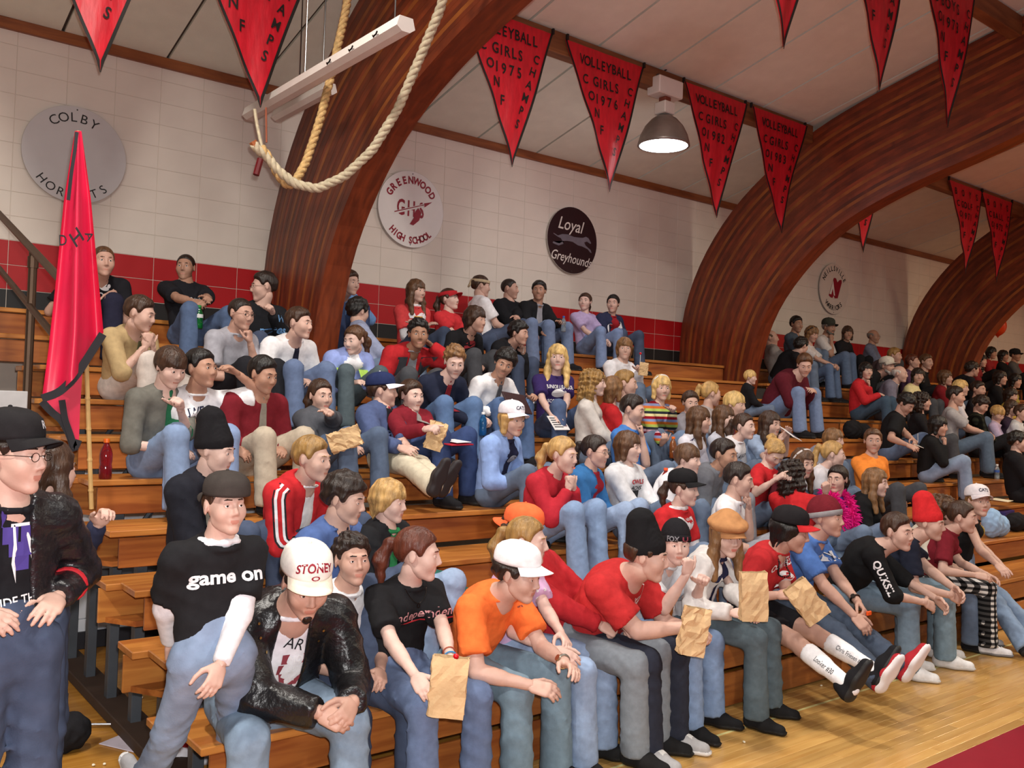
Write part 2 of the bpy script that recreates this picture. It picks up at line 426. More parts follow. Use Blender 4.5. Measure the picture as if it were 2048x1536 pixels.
for s in range(5):
    b = empty('bleacher_section', (SX[s], Y0, 0), SL[s], 'bleachers', 'wooden bleacher sections')
    L0, L1 = 0.004, SX[s+1]-SX[s]-.004
    for j in range(10):
        y = yrow(j)-Y0; z = zrow(j)
        for p, q in arch_clear(SX[s]+L0, SX[s]+L1, j):
            p -= SX[s]; q -= SX[s]
            if s == 0 and j >= 8 and p < .1: p -= .45
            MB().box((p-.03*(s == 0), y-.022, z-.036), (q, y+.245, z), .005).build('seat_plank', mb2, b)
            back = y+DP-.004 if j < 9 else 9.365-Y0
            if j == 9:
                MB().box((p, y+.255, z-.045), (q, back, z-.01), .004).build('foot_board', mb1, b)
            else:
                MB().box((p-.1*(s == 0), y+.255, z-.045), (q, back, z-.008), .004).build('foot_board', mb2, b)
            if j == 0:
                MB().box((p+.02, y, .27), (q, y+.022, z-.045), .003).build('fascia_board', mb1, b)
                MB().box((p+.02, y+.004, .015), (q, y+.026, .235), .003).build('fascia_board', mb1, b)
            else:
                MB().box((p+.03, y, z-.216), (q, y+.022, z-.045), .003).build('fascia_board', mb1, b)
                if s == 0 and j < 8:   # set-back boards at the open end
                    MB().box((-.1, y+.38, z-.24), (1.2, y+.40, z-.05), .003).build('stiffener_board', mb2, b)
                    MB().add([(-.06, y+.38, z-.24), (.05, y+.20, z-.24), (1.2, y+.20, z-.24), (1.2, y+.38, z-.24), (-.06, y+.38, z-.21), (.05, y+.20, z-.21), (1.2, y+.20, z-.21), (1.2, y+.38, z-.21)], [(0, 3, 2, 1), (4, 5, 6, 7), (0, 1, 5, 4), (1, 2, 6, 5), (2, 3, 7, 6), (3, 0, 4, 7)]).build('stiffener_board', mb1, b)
    if s == 0:
        for j in range(1, 7):
            y = yrow(j)-Y0; z = zrow(j)
            MB().box((.16, y+.08, .03), (.22, y+.15, z-.05), .004).build('steel_post', msteel, b)
            MB().tube([(.19, y+.12, max(.1, z-.5)), (.5, y+.12, z-.08)], .018, 6).build('steel_brace', msteel, b)
        MB().box((.1, .35, 0), (.28, 3.55, .07), .006).build('base_runner', mat('3a2a20', .7), b)
# hand rail at the open end
r = empty('hand_rail', (1.3, 6.9, 0), 'worn brown steel pipe hand rail sloping down at the left end of the bleachers', 'railing')
mp_ = metal('6d5a4c', .55)
def relp(P, o): return [np.array(p)-np.array(o.location) for p in P]
pA, pB = atx(-40, 387, 1.28), atx(150, 590, 1.28)
MB().tube(relp([pA, pB], r), .027, 10).build('top_rail', mp_, r)
pA, pB = atx(-20, 515, 1.28), atx(150, 722, 1.28)
MB().tube(relp([pA, pB], r), .023, 10).build('mid_rail', mp_, r)
pt = atx(67, 505, 1.29); pb = np.array([1.29, pt[1], 1.2])
MB().tube(relp([pt, pb], r), .029, 10).build('rail_post', mp_, r)
MB().tube(relp([pt-[0, 0, .11], pt-[0, 0, .03]], r), .036, 10).build('post_collar', mp_, r)
# grey card box on the end seats
c = aty(14, 815, 6.75)
o = MB().box((-.30, 0, -.10), (.12, .2, .11), .004).build('cardboard_box', mat('b9b9bb', .8), None, c); tag(o, 'light grey box on the bleacher end behind the person in the black cap', 'box')

# ------------------------------------------------------------------ round signs
def put_text(mb, txt, size, cx, cz, ang=0., sx=1., mi=0, bold=0., shear=0., y=-.0145):
    V, F = glyphs(txt, bold)
    if not len(V): return
    ca, sa = math.cos(ang), math.sin(ang)
    P = V[:, :2]*size; P = P*[sx, 1]; P[:, 0] += shear*P[:, 1]
    Q = np.stack([cx+P[:, 0]*ca-P[:, 1]*sa, np.full(len(P), y), cz+P[:, 0]*sa+P[:, 1]*ca], 1)
    mb.add(Q, F, mi)
def arc_text(mb, txt, size, R, a0, a1, top=True, **kw):
    n_ = len(txt)
    for i, ch in enumerate(txt):
        a = math.radians(a0+(a1-a0)*(i/(n_-1)))
        if ch == ' ': continue
        put_text(mb, ch, size, R*math.sin(a), R*math.cos(a)*(1 if top else -1), -a if top else a, **kw)
SR = .457
def sign(u, v, label, face, rim=None):
    c = aty(u, v, WY-.03)
    s = empty('round_sign', c, label, 'sign', 'round school signs')
    MB().tube([(0, 0, 0), (0, -.012, 0)], SR, 56).build('disc', [face], s)
    MB().tube([(0, .0, 0), (0, -.0128, 0)], SR+.0025, 56).build('rim', [rim or mat('b8b2ac', .6)], s, (0, .0012, 0))
    for z in (SR-.03, -SR+.03): MB().lathe([(.007, 0), (.007, .004)], 8).build('screw', metal('555555'), s, (0, -.013, z), rot=Matrix.Rotation(math.pi/2, 4, 'X'))
    return s
wht = mat('e6e2de', .5, var=.02, kind='enamel'); gry = mat('c9c6c6', .55, var=.02, kind='enamel')
ink = mat('23201f', .6); crim = mat('8f1028', .55, kind='paint'); mar = mat('2c1015', .5, kind='enamel')
def rel_poly(mb, pts, mi=0, y=-.0150):
    mb.add([(p[0], y, p[1]) for p in pts], [list(range(len(pts)))[::-1]], mi)
s = sign(150, 310, 'pale grey round wall sign reading COLBY HORNETS, half behind the red flag', gry)
t = MB(); arc_text(t, 'COLBY', .125, .355, -34, 26); arc_text(t, 'HORNETS', .115, .385, -46, 42, top=False); t.build('lettering', ink, s)
s = sign(822, 419, 'white round wall sign reading GREENWOOD HIGH SCHOOL beside the nearest arch', wht)
t = MB()
arc_text(t, 'GREENWOOD', .12, .352, -62, 54, sx=.85, bold=.04); arc_text(t, 'HIGH SCHOOL', .115, .37, -43, 43, top=False, sx=.8, bold=.04)
for i, ch in enumerate('GHS'): put_text(t, ch, .26, -.15+.145*i, .0+.01, 0, sx=.62, bold=.025)
t.build('lettering', crim, s)
t = MB(); rel_poly(t, [(-.24, -.055), (-.235, -.09), (.17, .055), (.16, .09)], 0, -.0165)
rel_poly(t, [(.15, .1), (.30, .135), (.17, .035)], 0, -.0165); t.build('arrow_shaft', wht, s)
t = MB(); rel_poly(t, [(-.24, -.058), (-.235, -.07), (.17, .075), (.17, .085)], 0, -.0172); rel_poly(t, [(.17, .10), (.29, .133), (.18, .05)], 0, -.0172)
rel_poly(t, [(.09, .03), (.14, -.02), (.11, -.12), (.03, -.19), (-.02, -.18), (.03, -.1), (.05, -.02)], 0, -.0172); t.build('feather', crim, s)
s = sign(1144, 481, 'dark maroon round wall sign reading Loyal Greyhounds with a running dog', mar)
t = MB(); put_text(t, 'Loyal', .24, -.03, .21, -.05, sx=.9, shear=.25, bold=.006); put_text(t, 'Greyhounds', .185, .0, -.25, -.07, sx=.82, shear=.25, bold=.006); t.build('lettering', mat('e9e2da', .5), s)
t = MB()
dog = [(-.36, .055), (-.28, .03), (-.2, .06), (-.1, .07), (.02, .05), (.13, .055), (.19, .06), (.25, .085), (.30, .07), (.355, .01), (.34, -.005), (.27, .02), (.22, .0), (.25, -.04), (.35, -.09), (.37, -.13), (.34, -.125), (.29, -.085), (.18, -.06), (.1, -.055), (.0, -.02), (-.1, -.02), (-.17, -.03), (-.25, -.075), (-.36, -.06), (-.37, -.085), (-.26, -.105), (-.17, -.07), (-.22, .0), (-.27, .01), (-.36, .045)]
t.add([(p[0]*.98, -.0150, p[1]+.0) for p in dog], [list(range(len(dog)))[::-1]]); t.build('dog_emblem', mat('77707a', .6), s)
s = sign(1667, 578, 'white round wall sign reading NEILLSVILLE WARRIORS around a red N', mat('d9cfc4', .6, var=.02))
t = MB(); arc_text(t, 'NEILLSVILLE', .12, .37, -62, 60, sx=.85, bold=.025); arc_text(t, 'WARRIORS', .125, .345, -38, 40, top=False, sx=.85, bold=.025); t.build('lettering', ink, s)
t = MB(); rel_poly(t, [(-.17, -.13), (-.02, .2), (.05, .2), (.10, .13), (.16, .18), (.23, .19), (.24, .14), (.12, -.16), (.02, -.17), (-.01, -.12), (-.05, -.17), (-.12, -.16)], 0, -.0150); t.build('emblem', crim, s)
t = MB(); rel_poly(t, [(-.15, -.10), (-.04, .15), (.03, -.12), (-.01, -.12), (-.05, .0), (-.09, -.11)], 0, -.0162); t.build('emblem_tent', wht, s)

# ------------------------------------------------------------------ pennants
msat = mat('c00f24', .5, var=.16, scale=7., bump=.35, bscale=9., kind='satin', spec=.5, stretch=(3, 1, .8))
mblk = mat('17130f', .7, kind='braid')
def pennant(pu, pv, py, label, lines, flip=1., wid=1.17, hgt=1.47, tipuv=None, seed=0):
    """pu, pv: the tip in the picture; the cloth hangs from the purlin at y = py"""
    tip = aty(pu, pv, py-.12)
    top = zceil(py)-.075
    h = top-tip[2]
    s = empty('pennant', (tip[0]-.10, py-.115, top), label, 'pennant', 'red championship pennants')
    rr = random.Random(seed); ph = rr.random()*6
    def surf(x, z):      # gentle folds of the hanging cloth
        d = -z/h
        return .008*math.sin(x*22+ph+d*3)*(.4+d)+.02*math.sin(d*5+ph)
    n_ = 22; V = []; F = []
    for i in range(n_+1):
        d = i/n_; hw = wid/2*(1-d)+.002
        for k in range(9):
            x = hw*(k/4-1)+.10*d; V.append((x, surf(x, -d*h), -d*h))
    for i in range(n_):
        for k in range(8): F.append((i*9+k, i*9+k+1, (i+1)*9+k+1, (i+1)*9+k))
    nv = len(V); V += [(a, b+.004, c) for a, b, c in V]; F += [tuple(nv+q for q in f[::-1]) for f in F]
    q = MB(); q.add(V, F); q.build('cloth', msat, s, smooth=True)
    q = MB()
    for sg in (-1, 1):
        P = []; bw = .026
        for i in range(n_+1):
            d = i/n_; hw = wid/2*(1-d)
            for e in (0, 1):
                x = sg*max(0, hw-e*bw+.004)+.10*d; P.append((x, surf(x, -d*h)-.005, -d*h-(.02 if i == n_ else 0)))
        q.add(P, [(2*i, 2*i+1, 2*i+3, 2*i+2)[::(1 if sg < 0 else -1)] for i in range(n_)])
    q.build('border', mblk, s)
    t = MB()
    def put(ch, size, x, z, ang=0, sx=.8):
        V_, F_ = glyphs(ch, .018)
        if not len(V_): return
        ca, sa = math.cos(ang), math.sin(ang); P = V_[:, :2]*size*[sx, 1]
        X = x+P[:, 0]*ca-P[:, 1]*sa; Zz = z+P[:, 0]*sa+P[:, 1]*ca
        t.add([(a, surf(a, b)-.010, b) for a, b in zip(X, Zz)], F_)
    l1, l2, l3 = lines
    def row(txt, z, w_):
        for i, ch in enumerate(txt): put(ch, .15, -w_/2+w_*i/max(1, len(txt)-1), z)
    row(l1, -.10*h, wid*.60); row(l2, -.235*h, wid*.27); row(l3, -.36*h, wid*.24)
    for i, ch in enumerate('CONF'):
        d = .235+i*.115; put(ch, .14, -(wid/2*(1-d))+.125+.1*d, -d*h)
    for i, ch in enumerate('CHAMPS'):
        d = .225+i*.098; put(ch, .13, (wid/2*(1-d))-.11+.1*d, -d*h, -.3)
    t.build('lettering', mblk, s)
    for x in (-wid/2+.01, wid/2-.01): MB().box((x-.012, -.012, -.01), (x+.012, .02, .05), .003).build('grommet_tab', mblk, s)
    return s
V_ = 'VOLLEYBALL'
pennant(200, 140, 7.2, 'red pennant at the top left corner, only its tip ending in PS in view', (V_, 'GIRLS', '1973'), seed=1)
pennant(518, 212, 7.2, 'red pennant reading 1974 hanging left of the rope', (V_, 'GIRLS', '1974'), seed=2)
pennant(1025, 330, 7.2, 'red pennant reading 1975 partly behind the nearest arch', (V_, 'GIRLS', '1975'), seed=3)
pennant(1220, 380, 7.2, 'red pennant reading VOLLEYBALL GIRLS 1976 left of the glowing lamp', (V_, 'GIRLS', '1976'), seed=4)
pennant(1436, 432, 7.2, 'red pennant reading 1982 right of the glowing lamp', (V_, 'GIRLS', '1982'), seed=5)
pennant(1562, 463, 7.2, 'red pennant reading 1983 in front of the second arch', (V_, 'GIRLS', '1983'), seed=6)
pennant(1572, 92, 4.55, 'short red pennant tip ending in S at the top edge, leftmost of the upper beam', (V_, 'GIRLS', '1975'), seed=7)
pennant(1760, 180, 4.55, 'red pennant with CONF CHAMPS ending above the second arch, middle of the upper beam', (V_, 'GIRLS', '1976'), seed=8)
pennant(1902, 250, 4.55, 'red pennant reading GOLF BOYS 1973 in the upper right', ('GOLF', 'BOYS', '1973'), seed=9)
pennant(1730, 502, 7.2, 'red pennant tip peeking out behind the second arch', (V_, 'GIRLS', '1978'), seed=10)
pennant(1935, 545, 7.2, 'red pennant reading BOYS 1971 in front of the third arch', ('BOYS', 'GOLF', '1971'), seed=11)
pennant(1997, 562, 7.2, 'rightmost red pennant, dark, beside the third arch', ('BOYS', 'BALL', '1972'), seed=12)

# ------------------------------------------------------------------ glowing high-bay lamp
c = aty(1327, 292, 7.12)
l = empty('high_bay_lamp', (c[0], 7.12, zceil(7.12)-.22), 'glowing bell-shaped gym lamp hanging from the lower beam', 'lamp')
zt = zceil(7.12)-.22; off = c[2]-zt          # rim height below the beam
q = MB()
prof = [(.30, 0), (.295, .03), (.27, .12), (.22, .22), (.15, .30), (.09, .34), (.07, .345)]
q.lathe(prof, 32); q.lathe([(r_-.006, z_+.001) for r_, z_ in prof][::-1], 32)
q.build('shade', mat('8e8680', .4, .6, kind='spun_metal'), l, (0, 0, off), smooth=True)
gl = MB().lathe([(.05, .06), (.285, .012), (.29, .004), (.20, -.02), (.02, -.03)][::-1], 32).build('lens', mat('ffffff', .3, emit=14., kind='glow'), l, (0, 0, off), smooth=True)
MB().box((-.085, -.085, .36), (.085, .085, .50), .01).build('socket_box', plastic('d8d4cc'), l, (0, 0, off))
MB().box((-.05, -.05, .50), (.05, .05, .56), .005).build('neck', mat('7a3d2c', .6), l, (0, 0, off))
MB().box((-.2, -.1, .56), (.2, .1, .76), .012).build('ballast_box', plastic('dcd8d2'), l, (0, 0, off))
MB().tube([(-.12, 0, .76), (-.13, 0, max(.8, -off))], .02, 8).build('hanger', metal('777777'), l, (0, 0, off))
MB().tube([(.05, 0, .76), (-.02, .04, .85), (.03, .02, .9)], .012, 8).build('wire', mat('222222'), l, (0, 0, off))
lamp('gym_lamp_or_fill', 'POINT', (c[0], 7.12, c[2]-.12), 30, (1.0, .92, .95), shadow_soft_size=.25)

# ------------------------------------------------------------------ strip fixtures, ropes
def strip(pa, pb, x, label, hooks):
    A = atx(*pa, x); B = atx(*pb, x); z = (A[2]+B[2])/2
    L = abs(A[1]-B[1])
    s = empty('strip_light_fixture', (x, max(A[1], B[1]), z), label, 'light fixture', 'bare white strip fixtures')
    MB().add([(-.05, 0, .05), (.05, 0, .05), (.07, 0, -.02), (.03, 0, -.05), (-.03, 0, -.05), (-.07, 0, -.02)]+[(-.05, -L, .05), (.05, -L, .05), (.07, -L, -.02), (.03, -L, -.05), (-.03, -L, -.05), (-.07, -L, -.02)],
             [tuple(range(6)), tuple(range(11, 5, -1))]+[(i, 6+i, 6+(i+1) % 6, (i+1) % 6) for i in range(6)]).build('housing', mat('d8d0c8', .45, var=.04), s)
    for i in range(hooks):
        y = -L*(.62+.13*i)*1.0
        MB().tube([(-.072, y, .0), (-.085, y-.03, -.02), (-.075, y-.05, -.005), (-.085, y-.08, .0)], .006, 5).build('wire_clip', metal('333333'), s)
    MB().tube([(0, -L*.42, .05), (0, -L*.42, zceil(max(A[1], B[1])-L*.42)-z)], .006, 6).build('hanger_rod', metal('888888'), s)
    MB().tube([(0, -L+.15, .05), (0, -L+.15, zceil(min(A[1], B[1])+.15)-z)], .006, 6).build('hanger_rod', metal('888888'), s)
    return s, A
s1, A1 = strip((500, 220), (812, 62), 3.05, 'white strip light fixture with wire clips in front of the nearest arch', 3)
s2, A2 = strip((556, 232), (660, 178), 3.55, 'white strip light fixture running behind the nearest arch', 0)
mrope = mat('c3a06a', .85, var=.3, scale=30., bump=.5, bscale=80., kind='rope'); mrope2 = mat('b8ab90', .85, var=.2, scale=30., kind='rope')
def rope(px, x0, r_, m1, par, nm):
    """three-strand twisted rope through picture points (u, v, y)"""
    P = np.array([aty(u, v, y) for u, v, y in px]); P = resample(P, 150)
    o3 = np.array(par.location)
    d = np.r_[0, np.cumsum(np.linalg.norm(np.diff(P, axis=0), axis=1))]
    T = np.gradient(P, axis=0); T /= np.linalg.norm(T, axis=1)[:, None]
    a1 = np.cross(T, [0, 1, 0]); a1 /= np.linalg.norm(a1, axis=1)[:, None]; a2 = np.cross(T, a1)
    for k in range(3):
        ph = d/.03*1.1+k*2*math.pi/3
        S = P+(np.cos(ph)[:, None]*a1+np.sin(ph)[:, None]*a2)*r_*.5-o3
        MB().tube(S, r_*.62, 6).build(nm, m1, par, smooth=True)
p0 = aty(700, -60, 6.6)
rp_ = empty('climbing_rope', p0, 'thick tan climbing rope looping down in front of the nearest arch', 'rope')
rope([(705, -60, 6.6), (690, 30, 6.6), (664, 145, 6.55), (640, 240, 6.5), (612, 325, 6.5), (590, 365, 6.45), (575, 372, 6.4), (556, 350, 6.4), (540, 318, 6.4), (522, 295, 6.4)], 0, .032, mrope, rp_, 'strand')
rp2 = empty('climbing_rope', aty(912, -90, 5.3), 'pale climbing rope hanging in a wide curve to its knotted end', 'rope')
rope([(912, -90, 5.3), (888, -10, 5.45), (880, 20, 5.5), (838, 120, 5.7), (795, 220, 5.85), (745, 300, 6.0), (690, 352, 6.15), (635, 378, 6.25), (590, 368, 6.33), (555, 340, 6.38), (533, 312, 6.4), (515, 300, 6.4), (508, 288, 6.4)], 0, .034, mrope2, rp2, 'strand')
e = np.array(rp2.location); a = aty(508, 300, 6.4)
MB().tube([aty(505, 283, 6.4)-e, aty(511, 292, 6.4)-e], .03, 8).build('end_tape', mat('a05a30', .7), rp2)
MB().tube([aty(521, 318, 6.4)-e, aty(512, 350, 6.4)-e], .024, 8).build('handle', plastic('5a0d14'), rp2)
MB().tube([aty(509, 218, 6.45)-e, aty(514, 250, 6.45)-e, aty(520, 278, 6.42)-e, aty(526, 300, 6.4)-e], .012, 6).build('tie_cord', mrope2, rp2)
MB().tube([aty(532, 215, 6.45)-e, aty(533, 285, 6.42)-e], .007, 6).build('tie_cord', mat('8a4a33', .8), rp2)

# ------------------------------------------------------------------ flag on a bamboo pole
py_ = 5.75
pt_ = aty(157, 262, py_); pb_ = aty(183, 1018, py_)
f_ = empty('school_flag', pb_, 'draped pinkish red satin flag with black braid on a bamboo pole', 'flag')
o3 = np.array(f_.location)
q = MB(); q.tube([pb_-o3, (pb_+pt_)/2-o3, pt_-o3], .013, 8)
for t_ in np.linspace(.05, .95, 12): c = pb_+(pt_-pb_)*t_-o3; q.tube([c-[0, 0, .006], c+[0, 0, .006]], .0155, 8)
q.build('bamboo_pole', mat('c9a56a', .6, var=.12), f_)
mflag = mat('d61a46', .42, var=.10, scale=4., bump=.1, bscale=8., kind='satin', spec=.6)
# cloth: columns run down from the top of the pole; lower edge follows the drape
rows = 26; cols_ = 25
L_edge = [(150, 262), (128, 400), (112, 560), (97, 700), (84, 797)]
R_edge = [(163, 262), (182, 400), (193, 520), (203, 620), (207, 665)]
lo = [(84, 797), (118, 788), (150, 757), (178, 712), (207, 665)]
def interp(P, t):
    P = np.array(P, float); x = np.linspace(0, 1, len(P)); return np.array([np.interp(t, x, P[:, 0]), np.interp(t, x, P[:, 1])])
V = []; 
for i in range(rows+1):
    t = i/rows
    for k in range(cols_):
        s_ = k/(cols_-1)
        top_ = np.array([150+13*s_, 262.]); bot = interp(lo, s_)
        Lp = interp(L_edge, t); Rp = interp(R_edge, t)
        v_ = top_[1]+(bot[1]-top_[1])*t
        tl = (v_-262)/(797-262); tr = min(1, (v_-262)/(665-262))
        ul = np.interp(v_, [p[1] for p in L_edge], [p[0] for p in L_edge]); ur = np.interp(v_, [p[1] for p in R_edge], [p[0] for p in R_edge])
        if v_ > 665: ur = np.interp(v_, [665, 712, 757, 797], [207, 178, 150, 84])
        bu = bot[0]
        u_ = ul+(ur-ul)*s_ if v_ <= 665 else ul+(max(ul, bu)-ul)*1.0*(s_ if True else 1)
        u_ = (ul+(np.interp(v_, [p[1] for p in R_edge], [p[0] for p in R_edge])-ul)*s_) if v_ <= 665 else np.interp(s_, [0, 1], [ul, 207])
        dep = (.085*math.sin(s_*8.5+.6)+.018*math.sin(s_*21+2*t))*min(1, .15+t*1.3)
        V.append(aty(u_, v_, py_-.09+dep*.8)-o3)
F = [(i*cols_+k, i*cols_+k+1, (i+1)*cols_+k+1, (i+1)*cols_+k) for i in range(rows) for k in range(cols_-1)]
nv = len(V); V2 = [v+np.array([0, .004, 0]) for v in V]
q = MB(); q.add(list(V)+V2, F+[tuple(nv+i for i in f[::-1]) for f in F]); q.build('cloth', mflag, f_, smooth=True)
def ribbon(pts, wd, nm, m_, dy=-.13):
    P = resample(np.array([aty(u, v, py_+dy) for u, v in pts]), 24)-o3
    T = np.gradient(P, axis=0); Nn = np.cross(T, [0, 1, 0]); Nn /= np.linalg.norm(Nn, axis=1)[:, None]
    q = MB(); A = P+Nn*wd/2; B = P-Nn*wd/2
    Vv = np.concatenate([A, B, A+[0, .006, 0], B+[0, .006, 0]]); n_ = len(P); Ff = []
    for i in range(n_-1):
        Ff += [(i, n_+i, n_+i+1, i+1), (2*n_+i, 2*n_+i+1, 3*n_+i+1, 3*n_+i), (i, i+1, 2*n_+i+1, 2*n_+i), (n_+i, 3*n_+i, 3*n_+i+1, n_+i+1)]
    q.add(Vv, Ff); q.build(nm, m_, f_)
mbr = mat('1d1a20', .6)
ribbon([(84, 797), (118, 786), (150, 755), (178, 712), (206, 668)], .045, 'border', mbr)
# folded tail hanging below
tail = [(86, 806), (120, 792), (148, 770), (165, 742), (160, 820), (158, 880), (153, 900), (143, 880), (128, 845), (110, 832)]
C_ = [aty(u, v, py_-.05)-o3 for u, v in tail]; q = MB(); n_ = len(C_)
q.add(C_+[c+np.array([0, .02, 0]) for c in C_], [list(range(n_)), list(range(2*n_-1, n_-1, -1))]+[(i, n_+i, n_+(i+1) % n_, (i+1) % n_) for i in range(n_)])
q.build('cloth_tail', mflag, f_)
ribbon([(84, 803), (105, 826), (122, 838), (138, 866), (150, 902)], .04, 'border', mbr, -.065)
ribbon([(124, 800), (130, 840), (142, 872), (150, 900), (158, 880)], .035, 'border', mbr, -.07)
ribbon([(154, 264), (150, 300), (143, 345), (137, 400)], .018, 'border', mbr, -.16)
t = MB()
for ch, u, v, ang, sz in (('D', 126, 480, 0.1, .085), ('H', 153, 474, .75, .13), ('A', 179, 472, -1.1, .08)):
    Vg, Fg = glyphs(ch, .01); c = aty(u, v, py_-.16)-o3
    ca, sa = math.cos(ang), math.sin(ang); t.add([(c[0]+(p[0]*ca-p[1]*sa)*sz*.7, c[1], c[2]+(p[0]*sa+p[1]*ca)*sz) for p in Vg], Fg)
t.build('lettering', mbr, f_)
# ------------------------------------------------------------------ modelling people: smooth distance fields -> one skin
def nrm(v): v = np.asarray(v, float); return v/(np.linalg.norm(v)+1e-12)
class Field:
    def __init__(s, lo, hi, h):
        s.h = h; s.lo = np.asarray(lo, float); n = np.ceil((np.asarray(hi)-s.lo)/h).astype(int)+1
        s.ax = [(s.lo[i]+h*np.arange(n[i])).astype(np.float32) for i in range(3)]
        s.F = np.full(tuple(n), .12, np.float32)
    def _sl(s, lo, hi):
        r = []
        for i in range(3):
            a = max(0, int((lo[i]-s.lo[i])/s.h)); b = min(len(s.ax[i]), int((hi[i]-s.lo[i])/s.h)+2)
            if b <= a: return None
            r.append(slice(a, b))
        return tuple(r)
    def _pts(s, sl): return s.ax[0][sl[0]][:, None, None], s.ax[1][sl[1]][None, :, None], s.ax[2][sl[2]][None, None, :]
    def _mix(s, sl, d, k, sub=False):
        f = s.F[sl]
        if sub:
            h_ = np.clip(.5-.5*(f+d)/k, 0, 1); s.F[sl] = f*(1-h_)-d*h_+k*h_*(1-h_)
        elif k <= 0: s.F[sl] = np.minimum(f, d)
        else:
            h_ = np.clip(.5+.5*(f-d)/k, 0, 1); s.F[sl] = f*(1-h_)+d*h_-k*h_*(1-h_)
    def cone(s, a, b, r0, r1, k=.03, flat=None, ratio=1., sub=False, cut=False):
        a = np.asarray(a, float); b = np.asarray(b, float); R = max(r0, r1)+.05
        sl = s._sl(np.minimum(a, b)-R, np.maximum(a, b)+R)
        if sl is None: return s
        X, Y, Z = s._pts(sl); ab = b-a; L2 = float(ab@ab)+1e-9
        t = np.clip(((X-a[0])*ab[0]+(Y-a[1])*ab[1]+(Z-a[2])*ab[2])/L2, 0, 1)
        qx = X-a[0]-t*ab[0]; qy = Y-a[1]-t*ab[1]; qz = Z-a[2]-t*ab[2]
        if flat is not None:
            n = nrm(flat); dt = (qx*n[0]+qy*n[1]+qz*n[2])*(1/ratio-1)
            qx = qx+dt*n[0]; qy = qy+dt*n[1]; qz = qz+dt*n[2]
        d = np.sqrt(qx*qx+qy*qy+qz*qz)-(r0+(r1-r0)*t)
        if cut:
            e = ab/math.sqrt(L2); d = np.maximum(d, (X-b[0])*e[0]+(Y-b[1])*e[1]+(Z-b[2])*e[2])
        s._mix(sl, d, k, sub); return s
    def ell(s, c, r, k=.02, rot=None, sub=False):
        c = np.asarray(c, float); r = np.asarray(r, float); R = max(r)+.05
        sl = s._sl(c-R, c+R)
        if sl is None: return s
        X, Y, Z = s._pts(sl); X = X-c[0]; Y = Y-c[1]; Z = Z-c[2]
        if rot is not None:
            X, Y, Z = (rot[0, 0]*X+rot[1, 0]*Y+rot[2, 0]*Z), (rot[0, 1]*X+rot[1, 1]*Y+rot[2, 1]*Z), (rot[0, 2]*X+rot[1, 2]*Y+rot[2, 2]*Z)
        q = np.sqrt((X/r[0])**2+(Y/r[1])**2+(Z/r[2])**2)
        q2 = np.sqrt((X/r[0]**2)**2+(Y/r[1]**2)**2+(Z/r[2]**2)**2)+1e-6
        s._mix(sl, q*(q-1)/q2, k, sub); return s
    def func(s, fn):
        X, Y, Z = s._pts(tuple(slice(0, len(a)) for a in s.ax)); s.F = fn(s.F, X, Y, Z).astype(np.float32); return s
    def mesh(s):
        F = s.F; ins = F < 0
        if not ins.any(): return np.zeros((0, 3)), np.zeros((0, 4), int)
        F = np.pad(F, 1, constant_values=.1); ins = F < 0
        lo = s.lo-s.h
        cs = np.zeros(tuple(np.array(F.shape)-1), np.uint8)
        for i in (0, 1):
            for j in (0, 1):
                for k in (0, 1): cs += ins[i:F.shape[0]-1+i, j:F.shape[1]-1+j, k:F.shape[2]-1+k]
        act = np.argwhere((cs > 0) & (cs < 8)); idm = np.full(cs.shape, -1, np.int64); idm[tuple(act.T)] = np.arange(len(act))
        cv = {}
        for i in (0, 1):
            for j in (0, 1):
                for k in (0, 1): cv[i, j, k] = F[act[:, 0]+i, act[:, 1]+j, act[:, 2]+k]
        S = np.zeros((len(act), 3)); C = np.zeros(len(act))
        cor = list(cv)
        for p in cor:
            for ax in range(3):
                if p[ax]: continue
                q = list(p); q[ax] = 1; q = tuple(q); a, b = cv[p], cv[q]; mk_ = (a < 0) != (b < 0)
                t = np.where(mk_, a/(a-b+1e-12*(a == b)), 0)
                pos = np.tile(np.array(p, float), (len(act), 1)); pos[:, ax] = t
                S[mk_] += pos[mk_]; C[mk_] += 1
        V = (act+S/C[:, None])*s.h+lo
        Q = []
        for ax in range(3):
            o1, o2 = (ax+1) % 3, (ax+2) % 3
            sl0 = [slice(None)]*3; sl1 = [slice(None)]*3; sl0[ax] = slice(0, -1); sl1[ax] = slice(1, None)
            a, b = ins[tuple(sl0)], ins[tuple(sl1)]
            e = np.argwhere(a != b); fl = a[tuple(e.T)]
            ok = (e[:, o1] > 0) & (e[:, o2] > 0) & (e[:, o1] < F.shape[o1]-1) & (e[:, o2] < F.shape[o2]-1); e = e[ok]; fl = fl[ok]
            def g(d1, d2):
                w_ = e.copy(); w_[:, o1] += d1; w_[:, o2] += d2; return idm[tuple(w_.T)]
            q = np.stack([g(-1, -1), g(0, -1), g(0, 0), g(-1, 0)], 1)
            q[~fl] = q[~fl][:, ::-1]; Q.append(q)
        Q = np.concatenate(Q); Q = Q[(Q >= 0).all(1)]
        return V, Q
def A(*v): return np.array(v, float)

